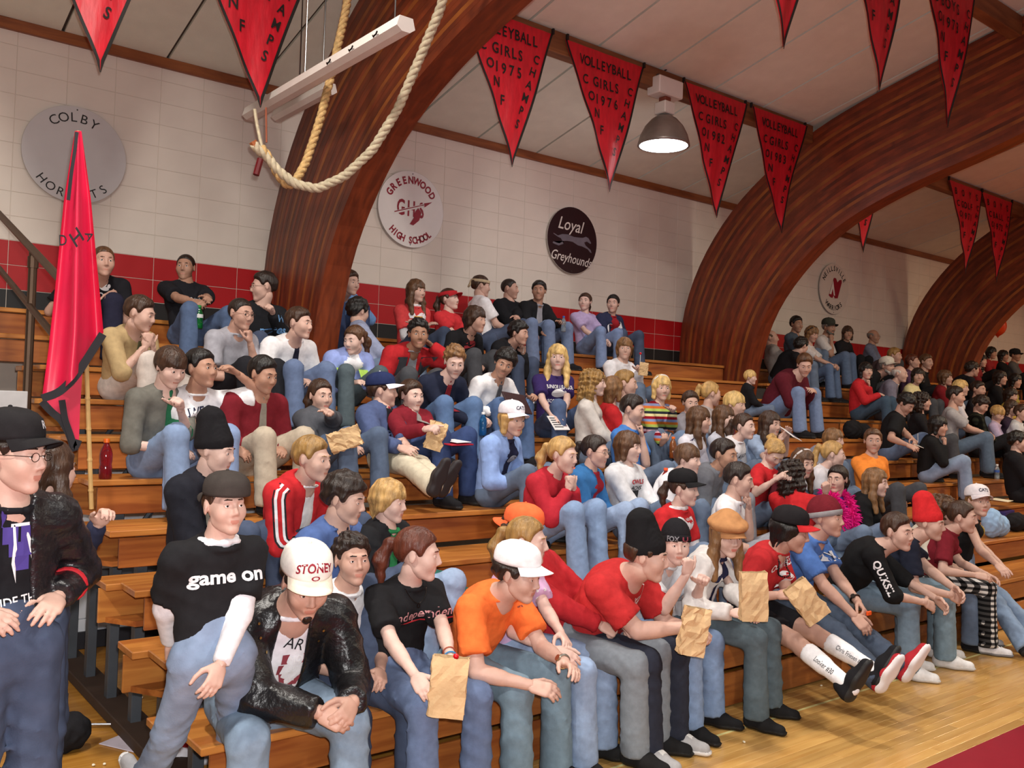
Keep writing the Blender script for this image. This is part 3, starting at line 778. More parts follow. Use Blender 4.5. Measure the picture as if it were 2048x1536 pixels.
# ---- head template: forward -y, up +z, origin at the middle of the head
def head_template(h, fem=False):
    f = Field((-.11, -.14, -.16), (.11, .13, .14), h)
    f.ell((0, .014, .030), (.0735, .092, .083), .02)
    f.ell((0, -.028, -.034), (.059 if not fem else .056, .062, .079), .04)
    f.cone((-.040, -.012, -.062), (-.012, -.062, -.096), .020, .017, .02).cone((.040, -.012, -.062), (.012, -.062, -.096), .020, .017, .02)
    f.ell((0, -.074, -.097), (.020, .016, .017), .02)
    for s_ in (-1, 1):
        f.ell((s_*.037, -.058, -.026), (.026, .024, .028), .035)
        f.cone((s_*.012, -.086, .026), (s_*.042, -.070, .026), .010 if not fem else .007, .010, .014)
        f.ell((s_*.031, -.102, .004), (.018, .0145, .0125), .014, sub=True)
        f.ell((s_*.011, -.094, -.034), (.0085, .010, .008), .006)
        f.ell((s_*.0765, .014, -.004), (.008, .019, .031), .008, rot=np.array([[math.cos(.35*s_), -math.sin(.35*s_), 0], [math.sin(.35*s_), math.cos(.35*s_), 0], [0, 0, 1]]))
        f.ell((s_*.0865, .010, .0), (.004, .009, .016), .004, sub=True)
    f.cone((0, -.086, .020), (0, -.106, -.026), .0075, .0105, .010)
    f.cone((-.016, -.083, -.0585), (.016, -.083, -.0585), .0065, .0065, .012, flat=(0, 1, 0), ratio=1.3)
    f.cone((-.013, -.083, -.0685), (.013, -.083, -.0685), .0075, .0075, .010)
    f.cone((-.021, -.100, -.0635), (.021, -.100, -.0635), .0035, .0035, .003, sub=True)
    V, Q = f.mesh()
    c = V[Q].mean(1)
    fm = np.zeros(len(Q), int)
    lip = (np.abs(c[:, 0]) < .0225-(np.abs(c[:, 2]+.0635))*1.2) & (c[:, 2] < -.0565) & (c[:, 2] > -.0735) & (c[:, 1] < -.078)
    fm[lip] = 1
    Vs = [V]; Fs = [Q]; Ms = [fm]; n = len(V)
    def addm(v_, q_, m_):
        nonlocal n
        Vs.append(v_); Fs.append(q_+n); Ms.append(np.full(len(q_), m_)); n += len(v_)
    # eyeballs with iris, lids, brows
    k_, l_ = (12, 14) if h < .007 else (8, 12)
    for s_ in (-1, 1):
        v_ = []
        for i in range(l_+1):
            th = math.pi*i/l_
            for j in range(k_):
                a_ = 2*math.pi*j/k_; v_.append((s_*.031+.0128*math.sin(th)*math.cos(a_), -.0762-.0128*math.cos(th), .004+.0128*math.sin(th)*math.sin(a_)))
        q_ = np.array([(i*k_+j, i*k_+(j+1) % k_, (i+1)*k_+(j+1) % k_, (i+1)*k_+j) for i in range(l_) for j in range(k_)])[:, ::-1]
        mm = np.array([3 if i < 2 else 2 for i in range(l_) for j in range(k_)])
        Vs.append(np.array(v_)); Fs.append(q_+n); Ms.append(mm); n += len(v_)
        # upper lid and lower lid
        g = Field((s_*.031-.025, -.105, -.02), (s_*.031+.025, -.055, .03), .0028 if h < .007 else .005)
        g.ell((s_*.031, -.0762, .004), (.0150, .0143, .0143), 0)
        g.func(lambda F, X, Y, Z: np.maximum(F, np.where(Y+0*X+0*Z < -.076, (.0044-.9*np.maximum(0, np.abs(X-s_*.031)-.005))-np.abs(Z-.0022)+0*Y, -1)))
        v_, q_ = g.mesh()
        if len(v_): addm(v_, q_, 0)
        g = Field((s_*.031-.03, -.12, .0), (s_*.031+.03, -.04, .06), .0038 if h < .007 else .0048)
        g.cone((s_*.014, -.0935, .0280), (s_*.033, -.0890, .0305), .0036, .0036, .003).cone((s_*.033, -.0890, .0305), (s_*.047, -.0745, .0255), .0036, .0024, .003)
        v_, q_ = g.mesh()
        if len(v_): addm(v_, q_, 4)
    return np.concatenate(Vs), np.concatenate(Fs), np.concatenate(Ms)
HEADS = {(h, fm): head_template(h, fm) for h in (.0063, .0105) for fm in (False, True)}

# ---- hands: wrist at origin, fingers along +x, palm towards -z, thumb on +y
def hand_template(h, curl, spread=.0, thumb=.35):
    f = Field((-.04, -.075, -.115), (.21, .085, .045), h)
    f.cone((-.02, 0, 0), (.012, 0, 0), .024, .026, .01, flat=(0, 0, 1), ratio=.72)
    f.cone((.02, -.018, 0), (.078, -.028, 0), .02, .0165, .012, flat=(0, 0, 1), ratio=.72)
    f.cone((.02, .012, 0), (.083, .020, 0), .022, .0165, .012, flat=(0, 0, 1), ratio=.72)
    f.cone((.02, 0, 0), (.085, -.004, .001), .022, .0165, .012, flat=(0, 0, 1), ratio=.72)
    for i, (y, L) in enumerate(((.0265, .070), (.009, .079), (-.0095, .073), (-.0265, .057))):
        p = A(.086-.004*abs(i-1), y, 0); d0 = math.radians(curl[0]); sp = (1.5-i)*spread
        for seg, (fr, c_, r0, r1) in enumerate(((.46, curl[0], .0095, .0088), (.30, curl[1], .0088, .008), (.24, curl[2], .008, .0068))):
            if seg: d0 += math.radians(c_)
            q = p+L*fr*A(math.cos(d0)*math.cos(sp), math.sin(sp), -math.sin(d0)); f.cone(p, q, r0, r1, .004); p = q
    t0 = A(.022, .026, -.006); t1 = t0+.042*A(math.cos(thumb+.45), math.sin(thumb+.45), -.35); t2 = t1+.034*A(math.cos(thumb), math.sin(thumb), -.45); t3 = t2+.026*A(math.cos(thumb-.3), math.sin(thumb-.3), -.5)
    f.cone(t0, t1, .0155, .012, .010).cone(t1, t2, .0115, .0098, .004).cone(t2, t3, .0098, .0078, .004)
    return f.mesh()
HPOSE = {'relax': (22, 26, 18), 'fist': (78, 82, 55), 'flat': (6, 8, 6), 'hold': (48, 48, 30), 'bend': (35, 40, 25)}
HANDS = {(h, p): hand_template(h, c, .05 if p in ('relax', 'flat') else .01) for h in (.0057, .0105) for p, c in HPOSE.items()}

# ---- hair and hats, in head space
def hair_field(h=.0065, lo=(-.15, -.14, -.36), hi=(.15, .24, .17)): return Field(lo, hi, h)
def zline(front=.052, temple=.030, ear=.004, nape=-.062):
    ys = [-.12, -.080, -.062, -.046, -.030, -.014, .000, .022, .040, .062, .12]; zs = [front, front, front-.004, temple, ear-.012, ear-.018, ear+.004, ear+.012, ear-.008, nape, nape-.01]
    return lambda Y: np.interp(Y.ravel(), ys, zs).astype(np.float32)[None, :, None]
def hairline(front=.052, temple=.030, ear=.004, nape=-.062):
    zl = zline(front, temple, ear, nape)
    def fn(F, X, Y, Z):
        d = (zl(Y)-Z+.004*np.sin(X*160)*np.cos(Y*120))*.8+0*X
        return np.maximum(F, d)
    return fn
def capped(f, g, up, tufts, line, taper=.05):
    """hair that lies close at the hairline and fills out above it"""
    zl = zline(*line)
    f.ell((0, .016, .030+up*.5), (.0735, .094, .084+up*.5), 0)
    def fn(F, X, Y, Z):
        t = np.clip((Z-zl(Y))/taper+.16+0*X, 0, 1); t = t*t*(3-2*t)
        o = -.010+(g+.010)*t
        return F-o
    f.func(fn)
    if tufts: f.func(tuft(*tufts))
    return f
def tuft(amp, fq=70., seed=0.):
    def fn(F, X, Y, Z): return F+amp*(np.sin(X*fq+seed+2*np.sin(Z*fq*.5))*np.sin(Y*fq*1.1+1.3*seed)+.6*np.sin(Z*fq*1.3+X*40+seed))
    return fn
SHELL = lambda f, g, up=0.: f.ell((0, .016, .030+up), (.0735+g, .094+g, .084+g+up*.3), 0)
def carve_face(f, w=.052, zb=-.30, zt=.045):
    f.func(lambda F, X, Y, Z: np.maximum(F, -np.maximum(np.maximum(np.abs(X)-w-np.maximum(0, (Y+.02))*2., Y+.012-0*X), np.maximum(Z-zt, zb-Z))+0*F)); return f
def hair_mesh(style):
    if style == 'buzz': f = hair_field(.006); capped(f, .0065, 0, None, (.060, .040, .008, -.05), .03)
    elif style == 'short': f = hair_field(.006); capped(f, .016, .006, (.0022,), (.056, .036, .006, -.060))
    elif style == 'spiky': f = hair_field(.0055); capped(f, .018, .012, (.0062, 105.), (.056, .036, .006, -.056))
    elif style == 'thick': f = hair_field(.006); capped(f, .026, .008, (.0045, 80., 1.), (.046, .026, -.004, -.07), .04)
    elif style == 'bowl': f = hair_field(.006); SHELL(f, .018, .004); f.func(tuft(.0016, 90.)); f.func(hairline(.026, .020, -.002, -.066))
    elif style == 'shaggy':
        f = hair_field(.006); SHELL(f, .022, .004); f.cone((-.07, .02, 0), (-.07, .045, -.10), .026, .014, .03).cone((.07, .02, 0), (.07, .045, -.10), .026, .014, .03).cone((0, .085, 0), (0, .07, -.115), .055, .03, .03)
        f.func(tuft(.004, 75.)); f.func(hairline(.030, .002, -.07, -.12))
    elif style == 'bald': f = hair_field(.006); capped(f, .006, 0, None, (.14, .09, .004, -.055), .02); f.func(lambda F, X, Y, Z: np.maximum(F, Z-.055+np.maximum(0, -Y)*.6+0*X))
    else:
        f = hair_field(.0065); SHELL(f, .013 if style in ('pony', 'bun', 'highpony') else .018, .003)
        if style in ('pony', 'highpony', 'bun'):
            z0 = .045 if style == 'highpony' else .02
            f = hair_field(.0065); capped(f, .013, .003, (.0014, 95.), (.058, .036, .002, -.060), .03)
            if style == 'bun':
                g = Field((-.09, .04, -.03), (.09, .23, .15), .0065); g.ell((0, .122, .062), (.045, .04, .04), .02); g.func(tuft(.004, 90.))
            else:
                g = Field((-.1, .03, -.32), (.1, .26, .16), .0065)
                g.cone((0, .095, z0+.01), (0, .135, z0+.012), .016, .022, .02).cone((0, .135, z0+.012), (0, .168, -.05), .026, .034, .03).cone((0, .168, -.05), (0, .150, -.17), .034, .014, .03)
                g.func(tuft(.0035, 85.))
            V1, Q1 = f.mesh(); V2, Q2 = g.mesh()
            return np.concatenate([V1, V2]), np.concatenate([Q1, Q2+len(V1)])
        if style in ('long', 'longfringe'):
            for s_ in (-1, 1):
                f.cone((s_*.066, -.005, .02), (s_*.088, -.012, -.12), .028, .034, .03).cone((s_*.088, -.012, -.12), (s_*.088, -.055, -.25), .034, .022, .03)
            f.cone((0, .07, .0), (0, .075, -.13), .068, .062, .04, flat=(0, 1, 0), ratio=.7).cone((0, .075, -.13), (0, .075, -.25), .070, .05, .04, flat=(0, 1, 0), ratio=.55)
            f.func(tuft(.003, 80.)); carve_face(f, .051, -.34, .030 if style == 'longfringe' else .050)
        if style == 'bob':
            for s_ in (-1, 1): f.cone((s_*.066, .0, .02), (s_*.074, .0, -.09), .030, .024, .03)
            f.cone((0, .065, .0), (0, .06, -.09), .07, .055, .04, flat=(0, 1, 0), ratio=.8)
            f.func(tuft(.003, 80.)); carve_face(f, .052, -.34, .036)
        if style == 'curly':
            for s_ in (-1, 1): f.cone((s_*.07, .01, .03), (s_*.092, .02, -.10), .036, .040, .03).cone((s_*.092, .02, -.10), (s_*.09, .01, -.2), .038, .022, .03)
            f.cone((0, .08, .03), (0, .10, -.14), .085, .075, .04, flat=(0, 1, 0), ratio=.75)
            f.func(tuft(.010, 100., 2.)); carve_face(f, .052, -.34, .046)
    return f.mesh()
_HAIR = {}
def hair_data(style, hat=False):
    key = style
    if hat: style = style+'_under'
    if style not in _HAIR:
        V, Q = hair_mesh(key)
        if hat:      # flattened where the hat presses on it
            t = np.clip((V[:, 2]-.035)/.02, 0, 1)[:, None]
            c = A(0, .016, .030); d = V-c; q = np.sqrt((d[:, 0]/.078)**2+(d[:, 1]/.098)**2+(d[:, 2]/.086)**2)[:, None]
            V = np.where(q > 1, c+d*((1-t)+t/q), V) 
        me = mesh_np('hair_'+style, V, Q, [hairm('2a1c14')]); _HAIR[style] = me
    return _HAIR[style]
def lathe_pts(prof, n=28, sx=1., sy=1., cy=0.):
    V = []; F = []
    for r, z in prof:
        for k in range(n): a = 2*math.pi*k/n; V.append((r*sx*math.cos(a), cy+r*sy*math.sin(a), z))
    for i in range(len(prof)-1):
        for k in range(n): F.append((i*n+k, i*n+(k+1) % n, (i+1)*n+(k+1) % n, (i+1)*n+k))
    F.append([(len(prof)-1)*n+k for k in range(n)]); F.append(list(range(n))[::-1])
    return np.array(V), F
_HAT = {}
def hat_data(style):
    if style in _HAT: return _HAT[style]
    d = {}
    if style in ('cap', 'trucker'):
        hgt = .088 if style == 'cap' else .10
        prof = [(.102, .0), (.1035, .012), (.1025, .035), (.095, .062), (.078, hgt-.008), (.05, hgt+.006), (.018, hgt+.012), (.004, hgt+.0125)]
        V, F = lathe_pts(prof, 30, .875, 1.06, .012); V[:, 2] += .045; V[:, 2] += -.16*(V[:, 1]-.012)*(V[:, 2] < .06)*0
        d['crown'] = (V, F)
        # curved brim
        Vb = []; Fb = []; nx, ny = 15, 7
        for lay in (0, 1):
            for j in range(ny):
                t = j/(ny-1)
                for i in range(nx):
                    a = (i/(nx-1)-.5)*2; ang = a*1.12
                    r0 = A(.088*math.sin(ang), .012-.105*math.cos(ang)); ext = .072*max(0., math.cos(a*1.45))**.55
                    x = r0[0]*(1+.02*t); y = r0[1]-ext*t; z = .047-.03*(x/.085)**2*t-.012*t+.003*lay
                    Vb.append((x, y, z))
            o_ = lay*nx*ny
            for j in range(ny-1):
                for i in range(nx-1):
                    q = (o_+j*nx+i, o_+j*nx+i+1, o_+(j+1)*nx+i+1, o_+(j+1)*nx+i); Fb.append(q if lay == 0 else q[::-1])
        o_ = nx*ny
        for i in range(nx-1): Fb.append(((ny-1)*nx+i, (ny-1)*nx+i+1, o_+(ny-1)*nx+i+1, o_+(ny-1)*nx+i))
        d['brim'] = (np.array(Vb), Fb)
        V, F = lathe_pts([(.004, .0), (.007, .001), (.007, .004), (.003, .007)], 10); V[:, 2] += .045+hgt+.011; V[:, 1] += .012; d['button'] = (V, F)
    elif style == 'beanie':
        f = Field((-.13, -.15, -.04), (.13, .16, .21), .0065); f.ell((0, .016, .040), (.088, .108, .112), 0)
        f.func(lambda F, X, Y, Z: F+.0012*np.sin(np.arctan2(X+0*Y, Y-.016+0*X)*46)); f.func(lambda F, X, Y, Z: np.maximum(F, .010-Z+(Y*-.25)+0*X)); V, F = f.mesh(); d['crown'] = (V, F)
        prof = [(.0985, .008), (.1030, .010), (.1045, .024), (.1040, .040), (.099, .044)]; V, F = lathe_pts(prof, 36, .875, 1.05, .014); V[:, 2] -= .22*(V[:, 1]-.014); d['cuff'] = (V, F[:-2])
    elif style == 'tallbeanie':
        f = Field((-.13, -.15, -.04), (.13, .2, .27), .0065); f.cone((0, .016, .045), (0, .055, .150), .1, .074, 0, flat=(1, 0, 0), ratio=.87)
        f.func(lambda F, X, Y, Z: F+.0014*np.sin(np.arctan2(X+0*Y, Y-.016+0*X)*46)); f.func(lambda F, X, Y, Z: np.maximum(F, .012-Z+(Y*-.22)+0*X)); V, F = f.mesh(); d['crown'] = (V, F)
    elif style == 'newsboy':
        f = Field((-.16, -.2, .0), (.16, .18, .18), .0065); f.ell((0, .005, .066), (.120, .128, .046), .0); f.cone((0, .014, .035), (0, .014, .06), .090, .090, .02, flat=(0, 1, 0), ratio=1.12)
        f.func(tuft(.002, 60.)); f.func(lambda F, X, Y, Z: np.maximum(F, .028-Z-.1*Y+0*X)); d['crown'] = f.mesh()
        V, F = hat_data('cap')['brim']; V = V*[1, .85, 1]; V[:, 1] -= .012; V[:, 2] -= .008; d['brim'] = (V, F)
    elif style == 'visor':
        V, F = lathe_pts([(.0995, .035), (.1035, .037), (.1035, .072), (.0995, .072)], 32, .875, 1.06, .012); d['band'] = (V, F[:-2])
        V, F = hat_data('cap')['brim']; d['brim'] = (V, F)
    elif style == 'headband':
        V, F = lathe_pts([(.0985, .040), (.1025, .042), (.1025, .070), (.0985, .072)], 32, .875, 1.06, .012); d['band'] = (V, F[:-2])
        f = Field((-.04, .08, -.05), (.06, .16, .09), .006); f.ell((0, .118, .05), (.016, .014, .016), .01).cone((0, .12, .045), (.02, .135, -.015), .009, .014, .01).cone((0, .12, .045), (-.015, .13, -.005), .009, .012, .01); d['knot'] = f.mesh()
    elif style == 'hairband':
        V, F = lathe_pts([(.106, -.006), (.1085, -.004), (.1085, .010), (.106, .012)], 32, .84, 1.0, 0); R_ = Matrix.Rotation(math.radians(-62), 3, 'X'); V = V@np.array(R_).T; V[:, 2] += .03; V[:, 1] += .02; d['band'] = (V, F[:-2])
    _HAT[style] = d
    return d
_HATME = {}
def hat_mesh(style, part):
    if (style, part) not in _HATME:
        V, F = hat_data(style)[part]; _HATME[style, part] = mesh_np('hat_'+part, V, F, [cloth('222222')])
    return _HATME[style, part]
# ---- shoes: ankle above the origin, toe towards -y
def shoe_template(h=.008):
    f = Field((-.07, -.23, -.01), (.07, .11, .14), h)
    f.cone((0, .035, .045), (0, -.06, .045), .045, .046, .02, flat=(0, 0, 1), ratio=1.).cone((0, -.06, .035), (.006, -.155, .030), .045, .034, .03).cone((0, .035, .05), (0, .03, .095), .045, .043, .02)
    f.func(lambda F, X, Y, Z: np.maximum(F, .002-Z+0*X+0*Y)); V, Q = f.mesh(); c = V[Q].mean(1)
    fm = np.where(c[:, 2] < .026, 1, 0); tg = (np.abs(c[:, 0]) < .018) & (c[:, 1] < -.01) & (c[:, 1] > -.1) & (c[:, 2] > .055); fm[tg] = 2
    V[:, :2] *= np.where(V[:, 2:3] < .024, 1.06, 1.0)
    return V, Q, fm
_sV, _sQ, _sM = shoe_template()
SHOE = mesh_np('shoe', _sV, _sQ, [cloth('333333'), plastic('eeeeee', .6), cloth('dddddd')], _sM)

SK = {'a': 'cba18f', 'b': 'c29480', 'c': 'b08168', 'd': '9a6c52', 'e': 'd4ae9f'}
HC = {'bk': '14100e', 'dk': '241812', 'br': '3c271a', 'mb': '573a24', 'lb': '7d5a38', 'bl': 'b58f57', 'yb': 'd3b070', 'rd': '56291a', 'gy': '77706a', 'sb': '94713f'}
CL = {'black': '17161a', 'white': 'e4e2e4', 'red': 'c2141e', 'maroon': '6d0d1c', 'navy': '1c2236', 'grey': '8d8f98', 'dgrey': '45464b', 'jeans': '6a7c96', 'ljeans': '8c9fbd', 'djeans': '47536d', 'gjeans': '5d6a72', 'khaki': 'b9ac98', 'blue': '4670b4'}
def col(c): return CL.get(c, c)
def ik(a, t, l1, l2, pole):
    d = t-a; L = np.linalg.norm(d); Lm = l1+l2-.004
    if L > Lm: t = a+d/L*Lm; d = t-a; L = Lm
    L = max(L, abs(l1-l2)+.01)
    x = (l1*l1-l2*l2+L*L)/(2*L); y = math.sqrt(max(0, l1*l1-x*x))
    u = d/np.linalg.norm(d); p = pole-u*(pole@u); p = nrm(p)
    return a+u*x+p*y, t
PEOPLE = {}
def crease(X, Y, Z, amp, sd):
    """soft drape plus a few sharper creases running across the cloth"""
    a = np.sin(Z*34+X*17+2.2*np.sin(Y*13+X*8+sd)+sd); b = np.sin(X*37-Z*25+Y*12+2*np.sin(Z*15+sd*2))
    r1 = 1-np.abs(a); r2 = 1-np.abs(b); m1 = .5+.5*np.sin(X*7+Y*9+Z*6+sd*1.7)
    return amp*(2.4*r1*r1*m1+1.9*r2*r2*(1-m1)-.9)
def basis(fwd, up):
    """columns: x (person's left when facing -y -> image right), y = -fwd, z = up"""
    f = nrm(fwd); u = nrm(up-f*(np.asarray(up)@f)); x = np.cross(u, f)  # right-handed with y=-f
    x = np.cross(-f, u)
    return np.stack([x, -f, u], 1)
def person(pid, label, u, v, row, hy=60, hp=5, hr=0, ty=None, fem=False, s=1., hair=('short', 'dk'), hat=None, skin='a', top=('tee', 'black'), under=None, pants='jeans', shoes=('black', '222222'), arms='lap', R=None, L=None, hpose=('relax', 'relax'), lod=None, fat=0., glasses=False, tie=None, lean=None, knee=.17, feet=None, stand=None, sw=0., seat_dy=0., bare=None, hood=None, group='spectators on the bleachers', side=0., footdy=0., kz=0.):
    if lod is None: lod = 0 if (row <= 1 and u < 2000) or stand else (1 if u < 1600 else 2)
    vox = (.0145, .0185, .025)[lod]; hh = .0063 if lod == 0 else .0105; hd = .0057 if lod == 0 else .0105
    Lh = (.655 if not fem else .615)*s
    zs = zrow(row); yh = yrow(row)+.17+seat_dy; zh = zs+.095*s
    d = ray(u, v)
    if stand is not None:
        y0 = stand; head = CAM+d*(y0/d[1])
        hip = head+A(side, .06+seat_dy, -(.67 if not fem else .63)*s)
    else:
        def at(y): return CAM+d*(y/d[1])
        if lean is not None: head = at(yh-lean)
        else:
            best = None
            for dy in np.arange(-.30, .56, .01):
                p = at(yh-dy); e = abs(math.hypot(p[1]-yh, p[2]-zh)-Lh)+.02*abs(dy-.08)
                if best is None or e < best[0]: best = (e, p)
            head = best[1]
        hip = A(head[0]+side, yh, zh)
    base = A(hip[0], hip[1], zs if stand is None else 0.)
    # facing
    cdir = CAM-head; cdir[2] = 0; cdir = nrm(cdir); imr = np.cross(-cdir, [0, 0, 1.])
    a = math.radians(hy); hf = cdir*math.cos(a)+imr*math.sin(a)
    hfp = hf*math.cos(math.radians(hp))-A(0, 0, 1)*math.sin(math.radians(hp))
    hb = basis(hfp, A(0, 0, 1)+hf*math.sin(math.radians(hp))*.01)
    if hr: 
        q = Matrix.Rotation(math.radians(hr), 3, Vector(hfp)); hb = np.array(q)@hb
    if ty is None: ty = 12
    b = math.radians(ty); tf = A(math.sin(b), -math.cos(b), 0); ts = A(math.cos(b), math.sin(b), 0)   # ts: image-right side of the trunk
    spine = head-hip; sl_ = np.linalg.norm(spine); sp = spine/sl_
    back = -tf
    neckb = hip+spine*.735+back*.035*s
    chest = hip+spine*.50+back*.055*s
    waist = hip+spine*.22+back*.035*s
    up_t = nrm(neckb-chest)
    w = s*(1. if not fem else .88)*(1+fat*.5)
    shw = .178*w; shL = neckb+ts*shw-up_t*.05*s+tf*.0; shR = neckb-ts*shw-up_t*.05*s     # L = image right
    ua, fa = .285*s*(1 if not fem else .94), .25*s*(1 if not fem else .94)
    # legs
    th_, sh_ = (.45*s, .445*s) if stand is None else (.455*s, .455*s)
    hipj = [hip+ts*.088*w*sg for sg in (1, -1)]
    ank = []
    for i, sg in enumerate((1, -1)):
        if stand is not None: t = A(hip[0], hip[1], 0)+ts*(knee*.8)*sg+tf*.02+A(0, 0, .085)
        else:
            zf = (zrow(row-1) if row > 0 else 0.)+.085
            t = A(hip[0], yh, zf)+tf*((.44 if row > 0 else .46)*s+footdy)+ts*knee*.9*sg
            if row > 0: t[1] = max(t[1], yrow(row-1)+.08); t[1] = min(t[1], yrow(row)-.10)
        if feet and feet[i] is not None:
            ft = feet[i]; t = aty(ft[0], ft[1], (yrow(row) if stand is None else stand)+ft[2]) if len(ft) == 3 else atz(ft[0], ft[1], .085)
        ank.append(t)
    kn = []
    for i, sg in enumerate((1, -1)):
        pole = tf*.6+A(0, 0, .8)+ts*sg*.12
        if stand is not None: pole = tf
        k_, t_ = ik(hipj[i], ank[i], th_, sh_, pole); kn.append(k_); ank[i] = t_
    # arms
    def targ(i):
        sg = (1, -1)[i]; o = (L, R)[i]
        if o is not None: return aty(o[0], o[1], (yrow(row) if stand is None else stand)+o[2])
        kk = kn[i]; chin = head+hfp*.075-A(0, 0, .16)*s
        mode = arms if isinstance(arms, str) else arms[i]
        if mode == 'clasp': return (kn[0]+kn[1])/2+tf*.03+A(0, 0, .045)+ts*sg*.045
        if mode == 'knee': return kk-tf*.07+A(0, 0, .085)
        if mode == 'chin': return chin+ts*sg*.035-A(0, 0, .05)
        if mode == 'cross': return chest+tf*.20*s-ts*sg*.06-A(0, 0, .05)
        if mode == 'down': return hip+ts*sg*.25*w+A(0, 0, .0)-tf*.02
        if mode == 'hang': return (shL, shR)[i]+A(0, 0, -(ua+fa)*.97)+ts*sg*.05+tf*.08
        if mode == 'back': return hip+ts*sg*.24*w+back*.22+A(0, 0, .12)
        return hip+tf*(.30*s)+ts*sg*.07+A(0, 0, .10*s)
    el = []; wr = []
    for i, (shd, sg) in enumerate(((shL, 1), (shR, -1))):
        t = targ(i); mode = arms if isinstance(arms, str) else arms[i]
        pole = ts*sg*.55-A(0, 0, .8)+back*.35
        if mode in ('clasp', 'chin'): pole = ts*sg*.35-A(0, 0, 1.)
        e_, t_ = ik(shd, t, ua, fa, pole); el.append(e_); wr.append(t_)
    g = empty('person', base, label, 'person', group)
    o3 = base
    r_ = lambda p: np.asarray(p)-o3
    # bounding box helper
    def box(P, m_): P = np.array([r_(p) for p in P]); return P.min(0)-m_, P.max(0)+m_
    # ---------------- body (skin)
    kind = top[0]; long_ = kind in ('long', 'jacket', 'hoodie', 'shirt', 'sweater'); tc = top[1]
    nk = head+hb@A(0, .020, -.075)*s
    arms_visible = not long_ or True
    P = [head, nk, neckb, shL, shR, chest if not bare else waist]+el+wr
    if bare: P += kn+ank
    lo, hi = box(P, .16); f = Field(lo, hi, vox*(1.05 if not long_ else 1.25))
    nr = (.058 if not fem else .048)*s*(1+.3*fat)
    f.cone(r_(neckb+tf*.012), r_(nk), nr*1.12, nr, .03)
    f.cone(r_(neckb-up_t*.03), r_(chest if not bare else waist), .085*w, .08*w, .04)
    f.cone(r_(shL-ts*.03), r_(shR+ts*.03), .04*s, .04*s, .04)
    am = (1 if not fem else .84)*s*(1+fat*.5)
    thin = .80 if long_ else 1.
    for i, shd in enumerate((shL, shR)):
        f.cone(r_(shd), r_(el[i]), .046*am*thin, .039*am*thin, .02).cone(r_(el[i]), r_(wr[i]), .039*am*thin, .0265*am if not long_ else .025*am, .015)
        bl = nrm(wr[i]-el[i]); f.cone(r_(el[i]+bl*.05), r_(el[i]+bl*.12), .040*am*thin, .036*am*thin, .015)
    if bare:
        for i in (0, 1):
            f.cone(r_(hipj[i]), r_(kn[i]), .075*am, .056*am, .03).cone(r_(kn[i]), r_(ank[i]), .052*am, .038*am, .02); bl = nrm(ank[i]-kn[i]); f.cone(r_(kn[i]+bl*.08+back*.01), r_(kn[i]+bl*.2+back*.01), .054*am, .05*am, .02)
        f.cone(r_(waist), r_(hip), .08, .08, .03)
    V, Q = f.mesh(); M = np.zeros(len(Q), int)
    hV, hQ, hM = HEADS[hh, fem]
    rs = random.Random(pid*13+5); sc = A(s*(.97+.06*rs.random()), s*(.98+.04*rs.random()), s*(.97+.06*rs.random()))*(1.04 if not fem else 1.0)*(1.0 if s > .9 else 1.12)
    Vs = [V, (hV*sc)@hb.T+r_(head)]; Qs = [Q, hQ+len(V)]; Ms = [M, hM]; n_ = len(V)+len(hV)
    hands = []
    for i, sg in enumerate((1, -1)):
        mode = arms if isinstance(arms, str) else arms[i]
        fdir = nrm(wr[i]-el[i])
        if mode == 'chin': pn = nrm(back*.6+ts*(-sg)*.3); fdir = nrm(fdir*.6+A(0, 0, .8))
        elif mode == 'clasp': pn = nrm(-ts*sg*.8-A(0, 0, .5)); fdir = nrm(fdir*.5-ts*sg*.5-A(0, 0, .3)+tf*.3)
        elif mode == 'knee': pn = nrm(-A(0, 0, 1)+back*.2); fdir = nrm(fdir*.4+tf*.5-A(0, 0, .55))
        else: pn = nrm(-A(0, 0, .8)-ts*sg*.6)
        hv, hq = HANDS[hd, hpose[i]]
        zax = -nrm(pn-fdir*(pn@fdir)); yax = np.cross(zax, fdir)
        tside = -sg          # thumb towards the inside
        want = -ts*sg
        flip = 1. if (yax@want) > 0 else -1.
        B = np.stack([fdir, yax*flip, zax], 1)
        hv2 = (hv*s*(1 if not fem else .9))@B.T+r_(wr[i])
        q2 = hq+n_ if flip > 0 else hq[:, ::-1]+n_
        # B is left-handed when flipped; keep outward normals
        if np.linalg.det(B) < 0 and flip > 0: q2 = q2[:, ::-1]
        if np.linalg.det(B) > 0 and flip < 0: q2 = q2[:, ::-1]
        Vs.append(hv2); Qs.append(q2); Ms.append(np.zeros(len(hq), int)); n_ += len(hv)
        hands.append((wr[i]+fdir*.08*s, B))
    hc = HC.get(hair[1], hair[1])
    me = mesh_np('body', np.concatenate(Vs), np.concatenate(Qs), [skinm(SK[skin]), mat('c4766c' if fem else 'c08474', .45, kind='lips'), mat('e6e2de', .25, kind='eye'), mat('241a14', .2, kind='iris'), hairm(hc)], np.concatenate(Ms))
    obj('body', me, g)
